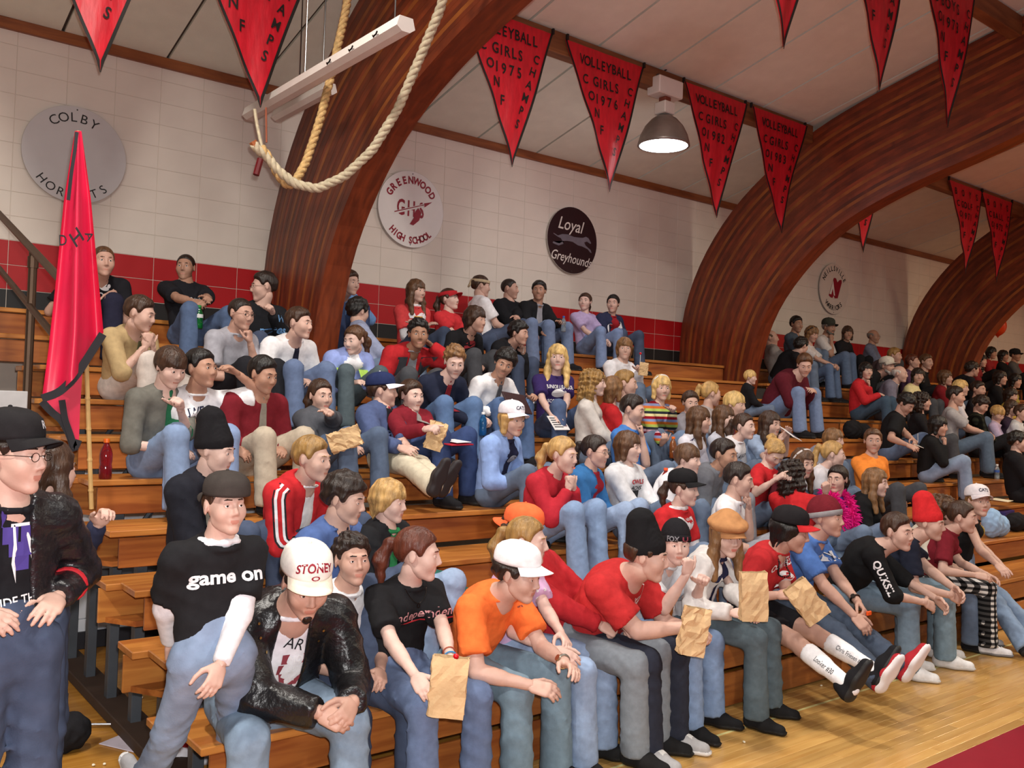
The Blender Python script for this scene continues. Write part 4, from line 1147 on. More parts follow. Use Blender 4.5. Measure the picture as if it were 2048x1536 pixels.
    # ---------------- upper garment
    def garment(name, m_, grow, sleeve, open_=False, collar=0., hem=.0, neckcut=True, folds=.0, sl_grow=None):
        lo, hi = box([neckb, shL, shR, hip]+el+wr, .24); f = Field(lo, hi, vox*1.06)
        gw = grow; sg_ = grow if sl_grow is None else sl_grow
        dep = .66+.12*fat
        f.cone(r_(waist), r_(hip+sp*((.02-hem) if stand is None else -.07)+back*.01), (.142+.07*fat)*w+gw, (.150+.05*fat)*w+gw, .03, flat=tf, ratio=dep+.06, cut=True)
        f.cone(r_(waist), r_(chest), (.142+.07*fat)*w+gw, .160*w+gw, .04, flat=tf, ratio=dep)
        f.cone(r_(chest), r_(neckb-up_t*.085*s), .160*w+gw, .128*w+gw, .05, flat=tf, ratio=dep-.04)
        f.cone(r_(shL-ts*.012), r_(neckb-up_t*.035*s), .056*w+gw, .066*w+gw, .05).cone(r_(shR+ts*.012), r_(neckb-up_t*.035*s), .056*w+gw, .066*w+gw, .05)
        if fem:
            for q in (1, -1): f.ell(r_(chest+up_t*.05*s+tf*.085*w+ts*.065*w*q), A(.065, .065, .07)*s, .05)
        for i, shd in enumerate((shL, shR)):
            if sleeve == 'none': continue
            if sleeve == 'short':
                e_ = shd+(el[i]-shd)*.74; f.cone(r_(shd), r_(e_), .058*am+sg_, .068*am+sg_, .035, cut=True)
            else:
                f.cone(r_(shd), r_(el[i]), .057*am+sg_, .050*am+sg_, .035)
                w_ = wr[i]-(wr[i]-el[i])*.03 if sleeve == 'long' else el[i]+(wr[i]-el[i])*.25
                f.cone(r_(el[i]), r_(w_), (.049 if sleeve == 'long' else .046)*am+sg_, (.037 if sleeve == 'long' else .044)*am+sg_*.7, .02, cut=True)
        if collar:
            for q in range(8):
                a_ = 2*math.pi*q/8; a2 = 2*math.pi*(q+1)/8
                if open_ and (math.cos(a_) > .75 or math.cos(a2) > .75): continue
                c1 = neckb+up_t*.02+(tf*math.cos(a_)+ts*math.sin(a_))*(nr+.022); c2 = neckb+up_t*.02+(tf*math.cos(a2)+ts*math.sin(a2))*(nr+.022)
                f.cone(r_(c1), r_(c2), collar, collar, .02)
        if folds:
            f.func(lambda F, X, Y, Z: F-crease(X, Y, Z, folds, pid))
        if neckcut:
            f.cone(r_(neckb+up_t*.044+tf*.032), r_(neckb+up_t*.2+tf*.06), nr+.004, nr+.06, .012, sub=True)
            if not collar and not open_:
                pr = None
                for q in range(17):
                    a_ = 2*math.pi*q/16; c_ = neckb+up_t*(.016-.024*math.cos(a_))+tf*.018+(tf*math.cos(a_)*1.12+ts*math.sin(a_))*(nr+.015)
                    if pr is not None: f.cone(r_(pr), r_(c_), .0115, .0115, .012)
                    pr = c_
        if open_:
            f.cone(r_(neckb+tf*.14), r_(waist+tf*.16), .050*w, .062*w, .01, flat=tf, ratio=2.2, sub=True)
        # hem: cut flat under the seat line
        V, Q = f.mesh()
        return obj(name, mesh_np(name, V, Q, [m_]), g)
    fold = (.0034, .0024, 0.)[lod]
    mt = tc if not isinstance(tc, str) else cloth(col(tc))
    gname = {'tee': 'shirt', 'tank': 'shirt', 'long': 'shirt', 'shirt': 'shirt', 'sweater': 'sweater', 'hoodie': 'sweatshirt', 'jacket': 'jacket'}[kind]
    if len(top) > 2 and top[2] == 'leather': mt = leather(col(tc))
    opened = kind == 'jacket' and under is not None
    if under is not None:
        if opened: under_o = garment('undershirt', cloth(col(under)), .006, 'none', folds=fold)
        else: garment('undershirt', cloth(col(under)), .002, 'long', sl_grow=.004, neckcut=False, collar=.014)
    G = {'tee': (.012, 'short', 0), 'tank': (.006, 'none', 0), 'long': (.012, 'long', 0), 'shirt': (.013, 'long', .014), 'sweater': (.016, 'long', .012), 'hoodie': (.022, 'long', .0), 'jacket': (.026, 'long', .022)}[kind]
    sleeve = G[1]
    if kind == 'shirt' and len(top) > 2 and top[2] in ('short', 'half'): sleeve = top[2]
    up_o = garment(gname, mt, G[0], sleeve, opened, G[2], folds=fold*(1.6 if kind in ('jacket', 'hoodie') else 1.), hem=.02)
    PE = dict(under=under_o if opened else None, g=g, top=up_o, base=base, head=head, hb=hb, chest=chest, neckb=neckb, tf=tf, ts=ts, up=up_t, wr=wr, el=el, hands=hands, kn=kn, ank=ank, s=s, shL=shL, shR=shR, waist=waist, hf=hfp, sc=sc, nr=nr, w=w, hip=hip)
    if kind == 'hoodie' or hood:
        f = Field(*box([neckb, neckb+back*.1], .2), vox)
        for a_ in (-1.2, -.6, 0, .6, 1.2):
            p = neckb+(back*math.cos(a_)+ts*math.sin(a_))*.085*s+up_t*.01-A(0, 0, .015); f.ell(r_(p), A(.05, .05, .04)*s, .03)
        V, Q = f.mesh(); obj('hood', mesh_np('hood', V, Q, [cloth(col(hood)) if hood else mt]), g)
    # ---------------- trousers
    if pants is not None:
        pm_ = pants if not isinstance(pants, str) else (denim(col(pants)) if 'jeans' in pants else cloth(col(pants)))
        lo, hi = box([hip]+kn+ank, .2); f = Field(lo, hi, vox*1.3)
        f.cone(r_(hip+sp*.10), r_(hip), (.135+.05*fat)*w, .150*w*(1+.3*fat), .03, flat=tf, ratio=.76)
        f.cone(r_(hipj[0]), r_(hipj[1]), .105*w, .105*w, .04)
        for i in (0, 1):
            if bare:
                f.cone(r_(hipj[i]+tf*.02), r_(kn[i]-nrm(kn[i]-hipj[i])*bare), .102*w, .092*s, .04, cut=True)
                continue
            f.cone(r_(hipj[i]+tf*.02), r_(kn[i]), (.100+.02*fat)*w, .078*s*(1 if not fem else .9), .04)
            e_ = ank[i]-A(0, 0, .02)
            f.cone(r_(kn[i]), r_(e_), .074*s*(1 if not fem else .88), .082*s*(1 if not fem else .95), .03, cut=True)
        if fold: f.func(lambda F, X, Y, Z: F-crease(X, Y, Z, fold*1.5, pid+3.3))
        f.func(lambda F, X, Y, Z: np.maximum(F, -(Z+0*X+0*Y)-(o3[2]-(0.005 if row == 0 else -10))*0-10))
        V, Q = f.mesh(); obj('shorts' if bare else 'trousers', mesh_np('trousers', V, Q, [pm_]), g)
    # ---------------- shoes
    if shoes:
        for i in (0, 1):
            fd = nrm(A(tf[0], tf[1], 0)+ts*(.15 if i == 0 else -.15)); 
            B = Matrix(basis(fd, A(0, 0, 1)).tolist())
            dz = A(0, 0, -.085); ex = nrm(ank[i]-kn[i])
            if feet and feet[i] is not None and abs(ex[2]) < .75:      # stretched leg: toes up
                fu_ = nrm(-ex); f2 = nrm(A(0, 0, .9)+fd*.55); f2 = nrm(f2-fu_*(f2@fu_)*.9); B = Matrix(basis(f2, fu_).tolist()); dz = ex*.06
            p = ank[i]+dz
            o = obj('shoe', SHOE, g, r_(p), B.to_4x4() @ Matrix.Scale(s*(1.05 if not fem else .93), 4))
            for k_, c_ in enumerate((shoes[0], shoes[1], shoes[2] if len(shoes) > 2 else shoes[0])):
                o.material_slots[k_].link = 'OBJECT'; o.material_slots[k_].material = (cloth(col(c_)) if k_ != 1 else plastic(col(c_), .6))
    # ---------------- hair, hats, glasses
    HM = Matrix.Translation(r_(head).tolist()) @ Matrix((hb@np.diag(sc)).tolist()).to_4x4()
    if hair[0] != 'none':
        o = bpy.data.objects.new('hair', hair_data(hair[0], bool(hat) and hat[0] not in ('hairband', 'visor', 'headband'))); link(o, g); o.matrix_basis = HM
        o.material_slots[0].link = 'OBJECT'; o.material_slots[0].material = hairm(hc)
    if hat:
        st, cols = hat[0], hat[1:]
        first = None
        rot = Matrix.Rotation(math.pi, 4, 'Z') if 'back' in cols else Matrix.Identity(4)
        tilt = Matrix.Translation((0, .004, .004)) @ Matrix.Rotation(math.radians(-5), 4, 'X') if st in ('cap', 'trucker', 'visor') else Matrix.Identity(4)
        cc = [c for c in cols if c != 'back']
        HS = Matrix.Scale(1.03, 4)
        for k_, part in enumerate(hat_data(st)):
            nm = {'crown': {'cap': 'cap', 'trucker': 'cap', 'beanie': 'knit_cap', 'tallbeanie': 'knit_cap', 'newsboy': 'cap'}.get(st, 'cap'), 'brim': 'brim', 'band': {'visor': 'visor', 'headband': 'headband', 'hairband': 'hairband'}.get(st, 'band'), 'cuff': 'cuff', 'button': 'button', 'knot': 'knot'}[part]
            o = bpy.data.objects.new(nm, hat_mesh(st, part))
            if first is None: first = o; link(o, g); o.matrix_basis = HM @ HS @ rot @ tilt
            else: link(o, first)
            c_ = cc[min(k_, len(cc)-1)]
            o.material_slots[0].link = 'OBJECT'; o.material_slots[0].material = cloth(col(c_))
        PE['hat'] = first
    if glasses:
        q = MB()
        for sg in (1, -1):
            q.tube([(sg*.031+.019*math.cos(a_), -.101, .003+.014*math.sin(a_)) for a_ in np.linspace(0, 2*math.pi, 15)], .0012, 5, cap=False)
            q.tube([(sg*.050, -.100, .006), (sg*.076, -.04, .006), (sg*.080, .01, .004)], .0013, 5)
        q.tube([(-.012, -.102, .006), (0, -.106, .008), (.012, -.102, .006)], .0012, 5)
        o = q.build('glasses', metal('5a5048', .3), g); o.matrix_basis = HM
    if tie:
        q = MB(); P = []
        for t_ in np.linspace(0, 1, 9):
            p = neckb+up_t*.0+tf*(nr+.015)+(waist-neckb)*t_*.95; P.append(p)
        bvh = BVHTree.FromPolygons([v_.co.copy() for v_ in up_o.data.vertices], [list(p_.vertices) for p_ in up_o.data.polygons])
        Vt = []
        for k_, p in enumerate(P):
            wd = (.012 if k_ == 0 else .017+.018*(k_/8))*s
            for sg in (-1, 1):
                o_ = r_(p+ts*sg*wd+tf*.4); h_ = bvh.ray_cast(Vector(o_), Vector(-tf)); hit = np.array(h_[0]) if h_[0] else r_(p+ts*sg*wd+tf*.02)
                Vt += [hit+tf*.010, hit-tf*.004]
        Ft = []
        for k_ in range(8):
            b_ = k_*4; c_ = b_+4; Ft += [(b_, b_+2, c_+2, c_), (b_+1, c_+1, c_+3, b_+3), (b_, c_, c_+1, b_+1), (b_+2, b_+3, c_+3, c_+2)]
        q.add(Vt, Ft)
        q.build('tie', cloth(col(tie)) if isinstance(tie, str) else tie, g)
        f = Field(*box([P[0]], .06), .006); f.cone(r_(P[0]+A(0, 0, .008)), r_(P[0]-A(0, 0, .018)), .018*s, .013*s, .01); V, Q = f.mesh(); obj('tie_knot', mesh_np('k', V, Q, [cloth(col(tie)) if isinstance(tie, str) else tie]), g)
    PEOPLE[pid] = PE
    return PE
_bv = {}
def chest_print(pid, items, m_, name='print', part='top', front=None):
    """flat print wrapped on a garment: items = [(text, size, right, up, angle, stretch)] measured on the chest in metres"""
    p = PEOPLE[pid]; o = p[part]; o3 = p['base']
    if (pid, part) not in _bv: _bv[pid, part] = BVHTree.FromPolygons([v.co.copy() for v in o.data.vertices], [list(f.vertices) for f in o.data.polygons])
    bv = _bv[pid, part]
    fr = p['tf'] if front is None else nrm(front); up = p['up']; up = nrm(up-fr*(up@fr)); rt = np.cross(up, -fr); rt = -np.cross(fr, up) if (rt@p['ts']) < 0 else rt
    if rt@p['ts'] < 0: rt = -rt
    c = p['chest']; q = MB()
    for it in items:
        if isinstance(it[0], str): V, F = glyphs(it[0], it[6] if len(it) > 6 else .015); P = V[:, :2]*it[1]*[it[5] if len(it) > 5 else 1., 1.]
        else: P = np.array(it[0], float)*it[1]; F = [list(range(len(P)))]
        a_ = math.radians(it[4] if len(it) > 4 else 0); X = it[2]+P[:, 0]*math.cos(a_)-P[:, 1]*math.sin(a_); Y = it[3]+P[:, 0]*math.sin(a_)+P[:, 1]*math.cos(a_)
        out = []
        for x, y in zip(X, Y):
            s_ = c+rt*x+up*y+fr*.6-o3; h_ = bv.ray_cast(Vector(s_), Vector(-fr))
            out.append((np.array(h_[0]) if h_[0] is not None and h_[3] < .75 else c+rt*x+up*y+fr*.1-o3)+fr*.004)
        q.add(out, F)
    return q.build(name, m_, p['g'])
# ------------------------------------------------------------------ the crowd
W_, K_ = 'white', 'black'
sneak = ('a9a7a8', 'e6e4e2', 'd9d7d4'); blk = ('1b1a1b', '141414'); whs = ('e2e0e0', 'd8d8d8')
P = person
# standing at the left
P(58, 'person standing at left edge in black cap, glasses and black jacket with red cuffs', 28, 910, 0, hy=52, hp=3, ty=15, stand=3.6, s=1.04, hair=('short', 'dk'), hat=('cap', '1b181a', '1b181a'), top=('jacket', '1a181b', 'leather'), under='141318', pants='djeans', shoes=blk, arms=('hang', 'hang'), glasses=True, L=(115, 1195, .02), R=(-60, 1230, -.1), knee=.14, group='people standing by the bleacher end')
P(59, 'person with long brown hair in navy sweater pointing with one sleeve', 100, 940, 0, hy=120, hp=2, ty=75, stand=4.15, s=.98, fem=True, hair=('long', 'br'), top=('sweater', '22253c'), pants='djeans', shoes=blk, L=(198, 1048, -.1), R=(60, 1200, .1), hpose=('hold', 'relax'), group='people standing by the bleacher end')
P(60, 'person in black game on shirt and backward cap leaning on the bleacher end', 448, 1012, 0, hy=28, hp=-4, ty=6, stand=3.55, s=.905, hair=('buzz', 'br'), hat=('cap', '3a332f', '3a332f', 'back'), top=('tee', '1a191c'), under='e0dee2', pants='ljeans', shoes=sneak, L=(440, 1330, -.12), R=(338, 1318, .36), feet=((455, 1590), (255, 1640)), knee=.2, side=.0, group='people standing by the bleacher end')
# front row
P(66, 'person in white ball cap and black leather biker jacket, hands clasped', 611, 1165, 0, hy=18, hp=24, ty=-4, hair=('short', 'dk'), hat=('cap', 'e9e4dc', 'ece2cc'), top=('jacket', '151416', 'leather'), under='e4e2e8', pants='7d92a8', arms='clasp', s=1.13, fat=0.3, knee=.26, L=(705, 1405, -.42), R=(640, 1425, -.42), hpose=('bend', 'bend'), skin='b')
P(65, 'person with spiky dark hair in white tee behind the leather jacket', 704, 1120, 0, hy=22, hp=-3, ty=5, hair=('spiky', 'dk'), top=('tee', 'e8e6e8'), pants='djeans', s=0.97, arms='lap', skin='b', seat_dy=.12)
P(67, 'person with auburn ponytail in black tee lettered in red, holding a paper bag', 836, 1108, 0, hy=82, hp=6, ty=2, fem=True, s=1.08, hair=('pony', 'rd'), top=('tee', '161518'), pants='5f7092', L=(905, 1330, -.38), R=(840, 1370, -.42), hpose=('hold', 'relax'), skin='e')
P(68, 'person in bright orange tee and white ball cap leaning on the knees', 1037, 1148, 0, hy=62, hp=12, ty=16, s=1.08, hair=('thick', 'dk'), hat=('cap', 'f0eef0', 'f0eef0'), top=('tee', 'f26f1c'), pants='6c8494', L=(1130, 1325, -.5), R=(1060, 1370, -.45), knee=.2, hpose=('relax', 'relax'))
P(69, 'person with dark blond ponytail in lavender tee behind the orange tee', 1055, 1082, 0, hy=78, hp=4, ty=25, fem=True, s=1.08, hair=('pony', 'sb'), top=('tee', 'd3a9cf'), pants='8aa0c0', shoes=blk, L=(1150, 1320, -.40), R=(1110, 1300, -.3), skin='e', seat_dy=.06, side=.08)
P(70, 'person in red sweatshirt and bright orange cap slumped beside the lavender tee', 1040, 1062, 0, hy=60, hp=0, ty=20, s=1.08, hair=('short', 'br'), hat=('cap', 'f4662a', 'f4662a', 'back'), top=('hoodie', 'b3141f'), pants='7c848c', shoes=blk, arms='lap', lean=-.16, side=.30, knee=.16, hpose=('fist', 'fist'))
P(71, 'person in red tee and tall black knit cap reaching into a paper bag', 1294, 1112, 0, hy=84, hp=8, ty=14, hair=('short', 'br'), hat=('tallbeanie', '121114', '141316'), top=('tee', 'ba1e20'), pants='262a38', shoes=sneak, fat=.30, s=1.10, L=(1392, 1262, -.42), R=(1372, 1255, -.46), hpose=('hold', 'hold'), skin='a')
P(72, 'person in black FOX knit cap and grey tee with a hand at the mouth', 1352, 1088, 0, hy=14, hp=2, ty=15, hair=('none', 'br'), hat=('beanie', '17151a', '17151a'), top=('tee', 'c3c6cc'), pants='7f98bd', shoes=('151416', '151416'), arms=('lap', 'chin'), s=0.99, R=(1372, 1150, -.28), L=(1402, 1168, -.2), hpose=('fist', 'fist'), skin='e', seat_dy=.08)
P(73, 'person in tan newsboy cap and white striped jacket with long light brown hair', 1454, 1070, 0, hy=34, hp=10, ty=20, fem=True, s=1.08, hair=('long', 'lb'), hat=('newsboy', 'b9824f', 'a97446'), top=('jacket', 'd8d4d2'), under='25284a', pants='55646c', shoes=blk, L=(1500, 1215, -.35), R=(1465, 1225, -.34), skin='e')
P(74, 'person in red jersey, black and red cap and long white socks', 1583, 1062, 0, hy=84, hp=12, ty=18, s=1.08, hair=('shaggy', 'bk'), hat=('cap', '1b181b', 'c8141c'), top=('tee', 'bb1c22'), pants='16151a', bare=.12, shoes=('17161a', '222222'), L=(1600, 1195, -.34), R=(1555, 1190, -.3), hpose=('hold', 'hold'), feet=((1845, 1390, -1.0), (1775, 1425, -1.05)), skin='b')
P(75, 'person in maroon knit cap and blue FOX tee', 1653, 1036, 0, hy=68, hp=0, ty=15, s=1.08, hair=('none', 'br'), hat=('beanie', '6e1220', '8d8a8c'), top=('tee', '4a74bb'), pants='3f4a5c', shoes=('b01d2a', 'e8e4e4', 'e8e4e4'), L=(1728, 1222, -.4), R=(1715, 1240, -.42), hpose=('hold', 'relax'), feet=((1890, 1385, -1.0), (1815, 1400, -.95)), skin='b')
P(76, 'person in black long sleeve shirt with white sleeve lettering, leaning forward', 1796, 1064, 0, hy=58, hp=2, ty=32, s=1.08, hair=('short', 'br'), top=('shirt', '141416', 'half'), pants='6f8598', shoes=whs, arms='clasp', L=(1875, 1200, -.46), R=(1850, 1205, -.46), knee=.16)
P(77, 'person in bright red knit cap and navy tee', 1858, 1046, 0, hy=80, hp=6, ty=36, s=1.08, hair=('none', 'br'), hat=('tallbeanie', 'cf1219', 'cf1219'), top=('tee', '1d2233'), pants='78909f', shoes=whs, L=(1912, 1180, -.46), R=(1900, 1190, -.46), arms='clasp')
P(78, 'person with curly brown hair mostly behind the red knit cap', 1887, 1022, 0, hy=80, ty=25, fem=True, s=1.08, hair=('curly', 'mb'), top=('tee', 'd8cdb8'), pants='jeans', seat_dy=.14)
P(79, 'person in dark red tee and black and white plaid trousers', 1925, 1034, 0, hy=84, hp=4, ty=34, fem=True, s=1.08, hair=('bun', 'br'), top=('tee', '7b1424'), pants=banded('plaid', ('d8d6d2', '4a4a4c'), .045, 2, .9, (1., '4a4a4c')), shoes=('dcdade', '8a8a90', '222222'), L=(1975, 1150, -.35), R=(1950, 1150, -.35))
P(80, 'person in white ball cap and black sleeveless top with yellow beads', 1957, 1004, 0, hy=30, hp=-4, ty=35, fem=True, s=1.08, hair=('short', 'lb'), hat=('cap', 'e8e2e6', 'e0d8dc'), top=('tank', '151416'), pants='7f96b4', L=(2026, 1155, -.3), R=(1995, 1130, -.32), fat=.1, feet=((2110, 1300, -.7), (2060, 1300, -.6)), seat_dy=.05)
# second row
P(63, 'person with thick dark hair in blue work shirt', 690, 998, 1, hy=66, hp=12, ty=30, hair=('thick', 'dk'), top=('shirt', '4d67a0'), pants='djeans', fat=.12, s=1.03, tie='2a2c40', knee=.27)
P(64, 'person with shaggy blond hair in black jacket over a green shirt', 779, 1003, 1, hy=64, hp=6, ty=25, hair=('shaggy', 'bl'), top=('jacket', '1b1c20'), under='1f7a44', pants='8ea2c0', s=.92, skin='e')
P(41, 'person in black ball cap and red jersey with brown ponytail', 1369, 978, 1, hy=70, hp=4, ty=8, fem=True, hair=('pony', 'br'), hat=('cap', '161518', '161518'), top=('tee', 'c0141c'), under='e6e2e4', pants='jeans', skin='e')
P(42, 'person with short dark hair in white tee, chin resting on a fist', 1478, 960, 1, hy=82, hp=8, ty=30, hair=('short', 'dk'), top=('tee', 'e8e6ea'), pants='grey', arms=('chin', 'lap'), hpose=('fist', 'relax'))
P(51, 'person seen from behind with long dark brown hair and red sweatshirt', 1588, 948, 1, hy=140, hp=0, ty=110, fem=True, hair=('curly', 'dk'), top=('long', 'c8141c'), pants='jeans')
P(56, 'person with dark hair wearing a bright pink feather boa', 1675, 958, 1, hy=-22, hp=4, ty=0, fem=True, hair=('pony', 'dk'), top=('tee', '3a2a8a'), pants='jeans', arms=('lap', 'chin'), R=(1652, 985, -.12), hpose=('relax', 'fist'))
P(57, 'person with long light brown hair in black jacket', 1752, 965, 1, hy=72, hp=4, ty=25, fem=True, hair=('long', 'lb'), top=('jacket', '151517'), pants='jeans', L=(1788, 1040, -.2), skin='e')
# third row
P(61, 'person in tall black knit cap and black jacket with orange collar', 430, 902, 2, hy=66, hp=10, ty=35, hair=('none', 'br'), hat=('tallbeanie', '141216', '141216'), top=('jacket', '1b1c26'), pants='djeans', hood='f0581c', skin='e', fat=.1)
P(62, 'person with short blond hair in red track jacket with striped sleeves', 625, 919, 2, hy=58, hp=4, ty=30, hair=('short', 'sb'), top=('jacket', 'c4161f'), under='e8e6e6', pants='djeans', fat=.05)
P(36, 'person with long blond ponytail in red sweater, chin in both hands', 1126, 910, 2, hy=62, hp=8, ty=15, fem=True, hair=('pony', 'bl'), top=('sweater', 'b3162a'), pants='7d96ba', shoes=whs, arms='chin', knee=.14, hpose=('fist', 'fist'), skin='e', s=1.05)
P(37, 'person with dark ponytail and glasses in blue jacket with orange collar', 1191, 903, 2, hy=66, hp=6, ty=25, fem=True, hair=('pony', 'dk'), top=('jacket', '2c6ca8'), under='a3182c', pants='8fa3c2', glasses=True, hood='f0622c', arms='lap')
P(38, 'person with brown bob in white printed sweatshirt', 1257, 894, 2, hy=64, hp=4, ty=12, fem=True, hair=('bob', 'mb'), top=('hoodie', 'd4d4d8'), pants='jeans', skin='e')
P(39, 'person with brown bowl haircut in white shirt', 1376, 919, 2, hy=68, hp=4, ty=25, hair=('bowl', 'mb'), top=('tee', 'e6e4e8'), pants='jeans', s=.94, skin='e')
P(40, 'person with short black hair and beard in grey jacket', 1449, 910, 2, hy=62, hp=6, ty=25, hair=('short', 'dk'), top=('jacket', '6c6e76'), pants='grey', hood='24252c', skin='c')
P(50, 'person with blond hair in red jersey bending over something in the hands', 1548, 905, 2, hy=36, hp=46, hr=0, ty=20, fem=True, hair=('bun', 'bl'), top=('tee', 'c6131d'), pants='jeans', R=(1552, 958, -.28), L=(1575, 955, -.28), hpose=('fist', 'fist'), skin='e')
P(52, 'person with brown hair and hairband in maroon top', 1606, 926, 2, hy=40, hp=10, ty=10, fem=True, hair=('long', 'mb'), hat=('hairband', 'c9c2c0'), top=('long', '581320'), pants='jeans')
P(53, 'person with blond ponytail tied in pink, in white top', 1667, 909, 2, hy=92, hp=4, ty=30, fem=True, hair=('highpony', 'bl'), top=('tee', 'e2dee4'), pants='jeans', skin='e')
P(54, 'person with light brown hair behind the blond ponytail tied in pink', 1668, 880, 3, hy=66, hp=4, ty=20, fem=True, hair=('bob', 'lb'), top=('tee', '8d90a0'), pants='jeans', lean=.30, s=.95)
P(55, 'person in bright orange tee with brown bun', 1746, 882, 2, hy=8, hp=0, ty=-10, fem=True, hair=('bun', 'mb'), top=('tee', 'f58a1e'), pants='dgrey', arms=('down', 'lap'), fat=.12, s=1.06, skin='b')
P(117, 'dark figure in black jacket at the right edge of the picture', 2036, 884, 2, hy=95, ty=25, hair=('thick', 'bk'), top=('jacket', '141318'), pants='black', hood='141318')
# fourth row
P(33, 'person in white ball cap and light blue jacket over a dark shirt', 1025, 840, 3, hy=40, hp=6, ty=20, fem=True, hair=('bob', 'bl'), hat=('cap', 'e8e4ec', 'e8e4ec'), top=('jacket', '86a4dc'), under='232745', pants='jeans')
P(34, 'person in blue tee with a cheek on a fist', 1266, 820, 3, hy=70, hp=12, ty=20, hair=('short', 'dk'), top=('tee', '3d78c4'), pants='jeans', arms=('chin', 'lap'), hpose=('fist', 'relax'))
P(43, 'person with long brown hair in white and purple baseball shirt', 1399, 840, 3, hy=78, hp=4, ty=20, fem=True, hair=('longfringe', 'mb'), top=('long', 'dcdae4'), pants='jeans')
P(44, 'person with brown hair and open mouth in white shirt', 1449, 837, 3, hy=60, hp=2, ty=20, fem=True, hair=('longfringe', 'mb'), top=('long', 'd2d6e4'), pants='jeans', skin='e')
P(45, 'person with pulled back brown hair in white lettered tee', 1489, 853, 3, hy=62, hp=2, ty=15, fem=True, hair=('pony', 'br'), top=('tee', 'e8e6ea'), pants='jeans', skin='e')
P(46, 'person with long brown hair in pale blue top reading a magazine', 1541, 848, 3, hy=52, hp=6, ty=15, fem=True, hair=('long', 'br'), top=('tee', '9fb6d6'), pants='jeans', L=(1575, 870, -.22), R=(1560, 880, -.22))
P(102, 'person with curly black hair in black sweater, hands clasped at the chin', 1877, 852, 3, hy=72, hp=8, ty=30, fem=True, hair=('bob', 'bk'), top=('sweater', '141416'), pants='ljeans', arms='chin', hpose=('fist', 'fist'), skin='b')
# fifth row
P(6, 'person with brown bowl haircut in grey checked shirt looking down', 341, 735, 4, hy=34, hp=22, ty=20, hair=('bowl', 'br'), top=('shirt', '6c6a62', 'half'), pants='7d93b6', L=(360, 815, -.25), R=(345, 900, -.1), tie='1f6a46', hpose=('fist', 'relax'), skin='e')
P(7, 'person in white lettered tee raising one hand', 402, 738, 4, hy=46, hp=-2, ty=-5, hair=('short', 'bk'), top=('tee', 'ecebee'), pants='8096bd', L=(476, 748, -.05), R=(490, 912, -.25), hpose=('bend', 'relax'), skin='c')
P(8, 'person with black hair in dark red shirt and patterned tie', 526, 750, 4, hy=46, hp=14, ty=15, hair=('short', 'bk'), top=('shirt', '76101f'), pants='b3a591', tie='8b8478', fat=.3, arms='lap', skin='c', s=.97)
P(11, 'person with dark ponytail in grey sweater with fingers at the mouth', 641, 792, 4, hy=30, hp=4, ty=15, fem=True, hair=('pony', 'br'), top=('sweater', '4b4d54'), pants='4f5f78', L=(660, 826, -.12), hpose=('fist', 'relax'), lean=-.10)
P(12, 'person in navy and white cap and blue hooded jacket with red tie', 766, 783, 4, hy=84, hp=0, ty=25, hair=('short', 'br'), hat=('cap', '1f2b55', 'e6e2ea'), top=('jacket', '48567e'), under='17161c', pants='c9bea6', tie='8c2430', L=(815, 895, -.25), R=(800, 895, -.25), lean=-.10, feet=((945, 1000, -1.1), (905, 985, -1.0)), shoes=('3a3230', '2a2426'))
P(13, 'person in dark red shirt and grey tie with a paper bag', 823, 792, 4, hy=38, hp=4, ty=15, hair=('short', 'br'), top=('shirt', '7c1022'), pants='2f416c', tie='8e8a86', R=(850, 858, -.28), L=(880, 880, -.3), hpose=('hold', 'hold'), lean=-.08, skin='e')
P(30, 'person with curly blond-brown hair in pale grey sweater', 1189, 766, 4, hy=80, hp=2, ty=40, fem=True, hair=('curly', 'sb'), top=('sweater', 'c9c2bc'), pants='jeans', skin='e')
P(31, 'person with short light brown hair and red top, turned away', 1227, 780, 4, hy=135, hp=0, ty=60, fem=True, hair=('bob', 'lb'), top=('long', 'c2161e'), pants='jeans', seat_dy=.12)
P(32, 'person with short sandy hair behind the curly blond-brown hair', 1252, 768, 4, hy=84, hp=2, ty=30, hair=('short', 'sb'), top=('tee', 'b9bac0'), pants='jeans', seat_dy=.2)
P(35, 'person in multicoloured striped sweater with blond fringe', 1323, 776, 4, hy=20, hp=4, ty=5, fem=True, hair=('bob', 'yb'), hat=('hairband', 'd8d4d0'), top=('sweater', banded('knit_stripes', ('7a1020', 'd8b0c0', '2a2c34', '9cab52', 'c8702c', '7f90bc', '8f1424', 'd9cf9a', '2a2c34', 'a8c060', 'c86a30', '8088b0'), .30)), pants='6f83a0', arms=('lap', 'chin'), L=(1345, 822, -.12), R=(1330, 900, -.25), hpose=('fist', 'hold'))
P(47, 'young person with blond hair behind the open-mouthed person', 1470, 810, 4, hy=64, hp=4, ty=20, s=.9, hair=('bowl', 'yb'), top=('tee', '8d3a40'), pants='jeans')
P(48, 'person with blond ponytail seen from behind', 1422, 788, 4, hy=115, hp=4, ty=40, fem=True, hair=('highpony', 'bl'), top=('tee', 'b8b0b0'), pants='jeans')
P(49, 'child with brown hair behind the brown-haired person in baseball shirt', 1381, 806, 4, hy=20, hp=6, ty=10, s=.82, hair=('short', 'br'), top=('tee', '8c8890'), pants='jeans')
P(99, 'person with short dark hair in grey tee, hands hanging between knees', 1912, 793, 4, hy=80, hp=6, ty=30, hair=('short', 'dk'), top=('tee', 'a29ea0'), pants='56677c', arms='clasp', s=1.05, skin='b')
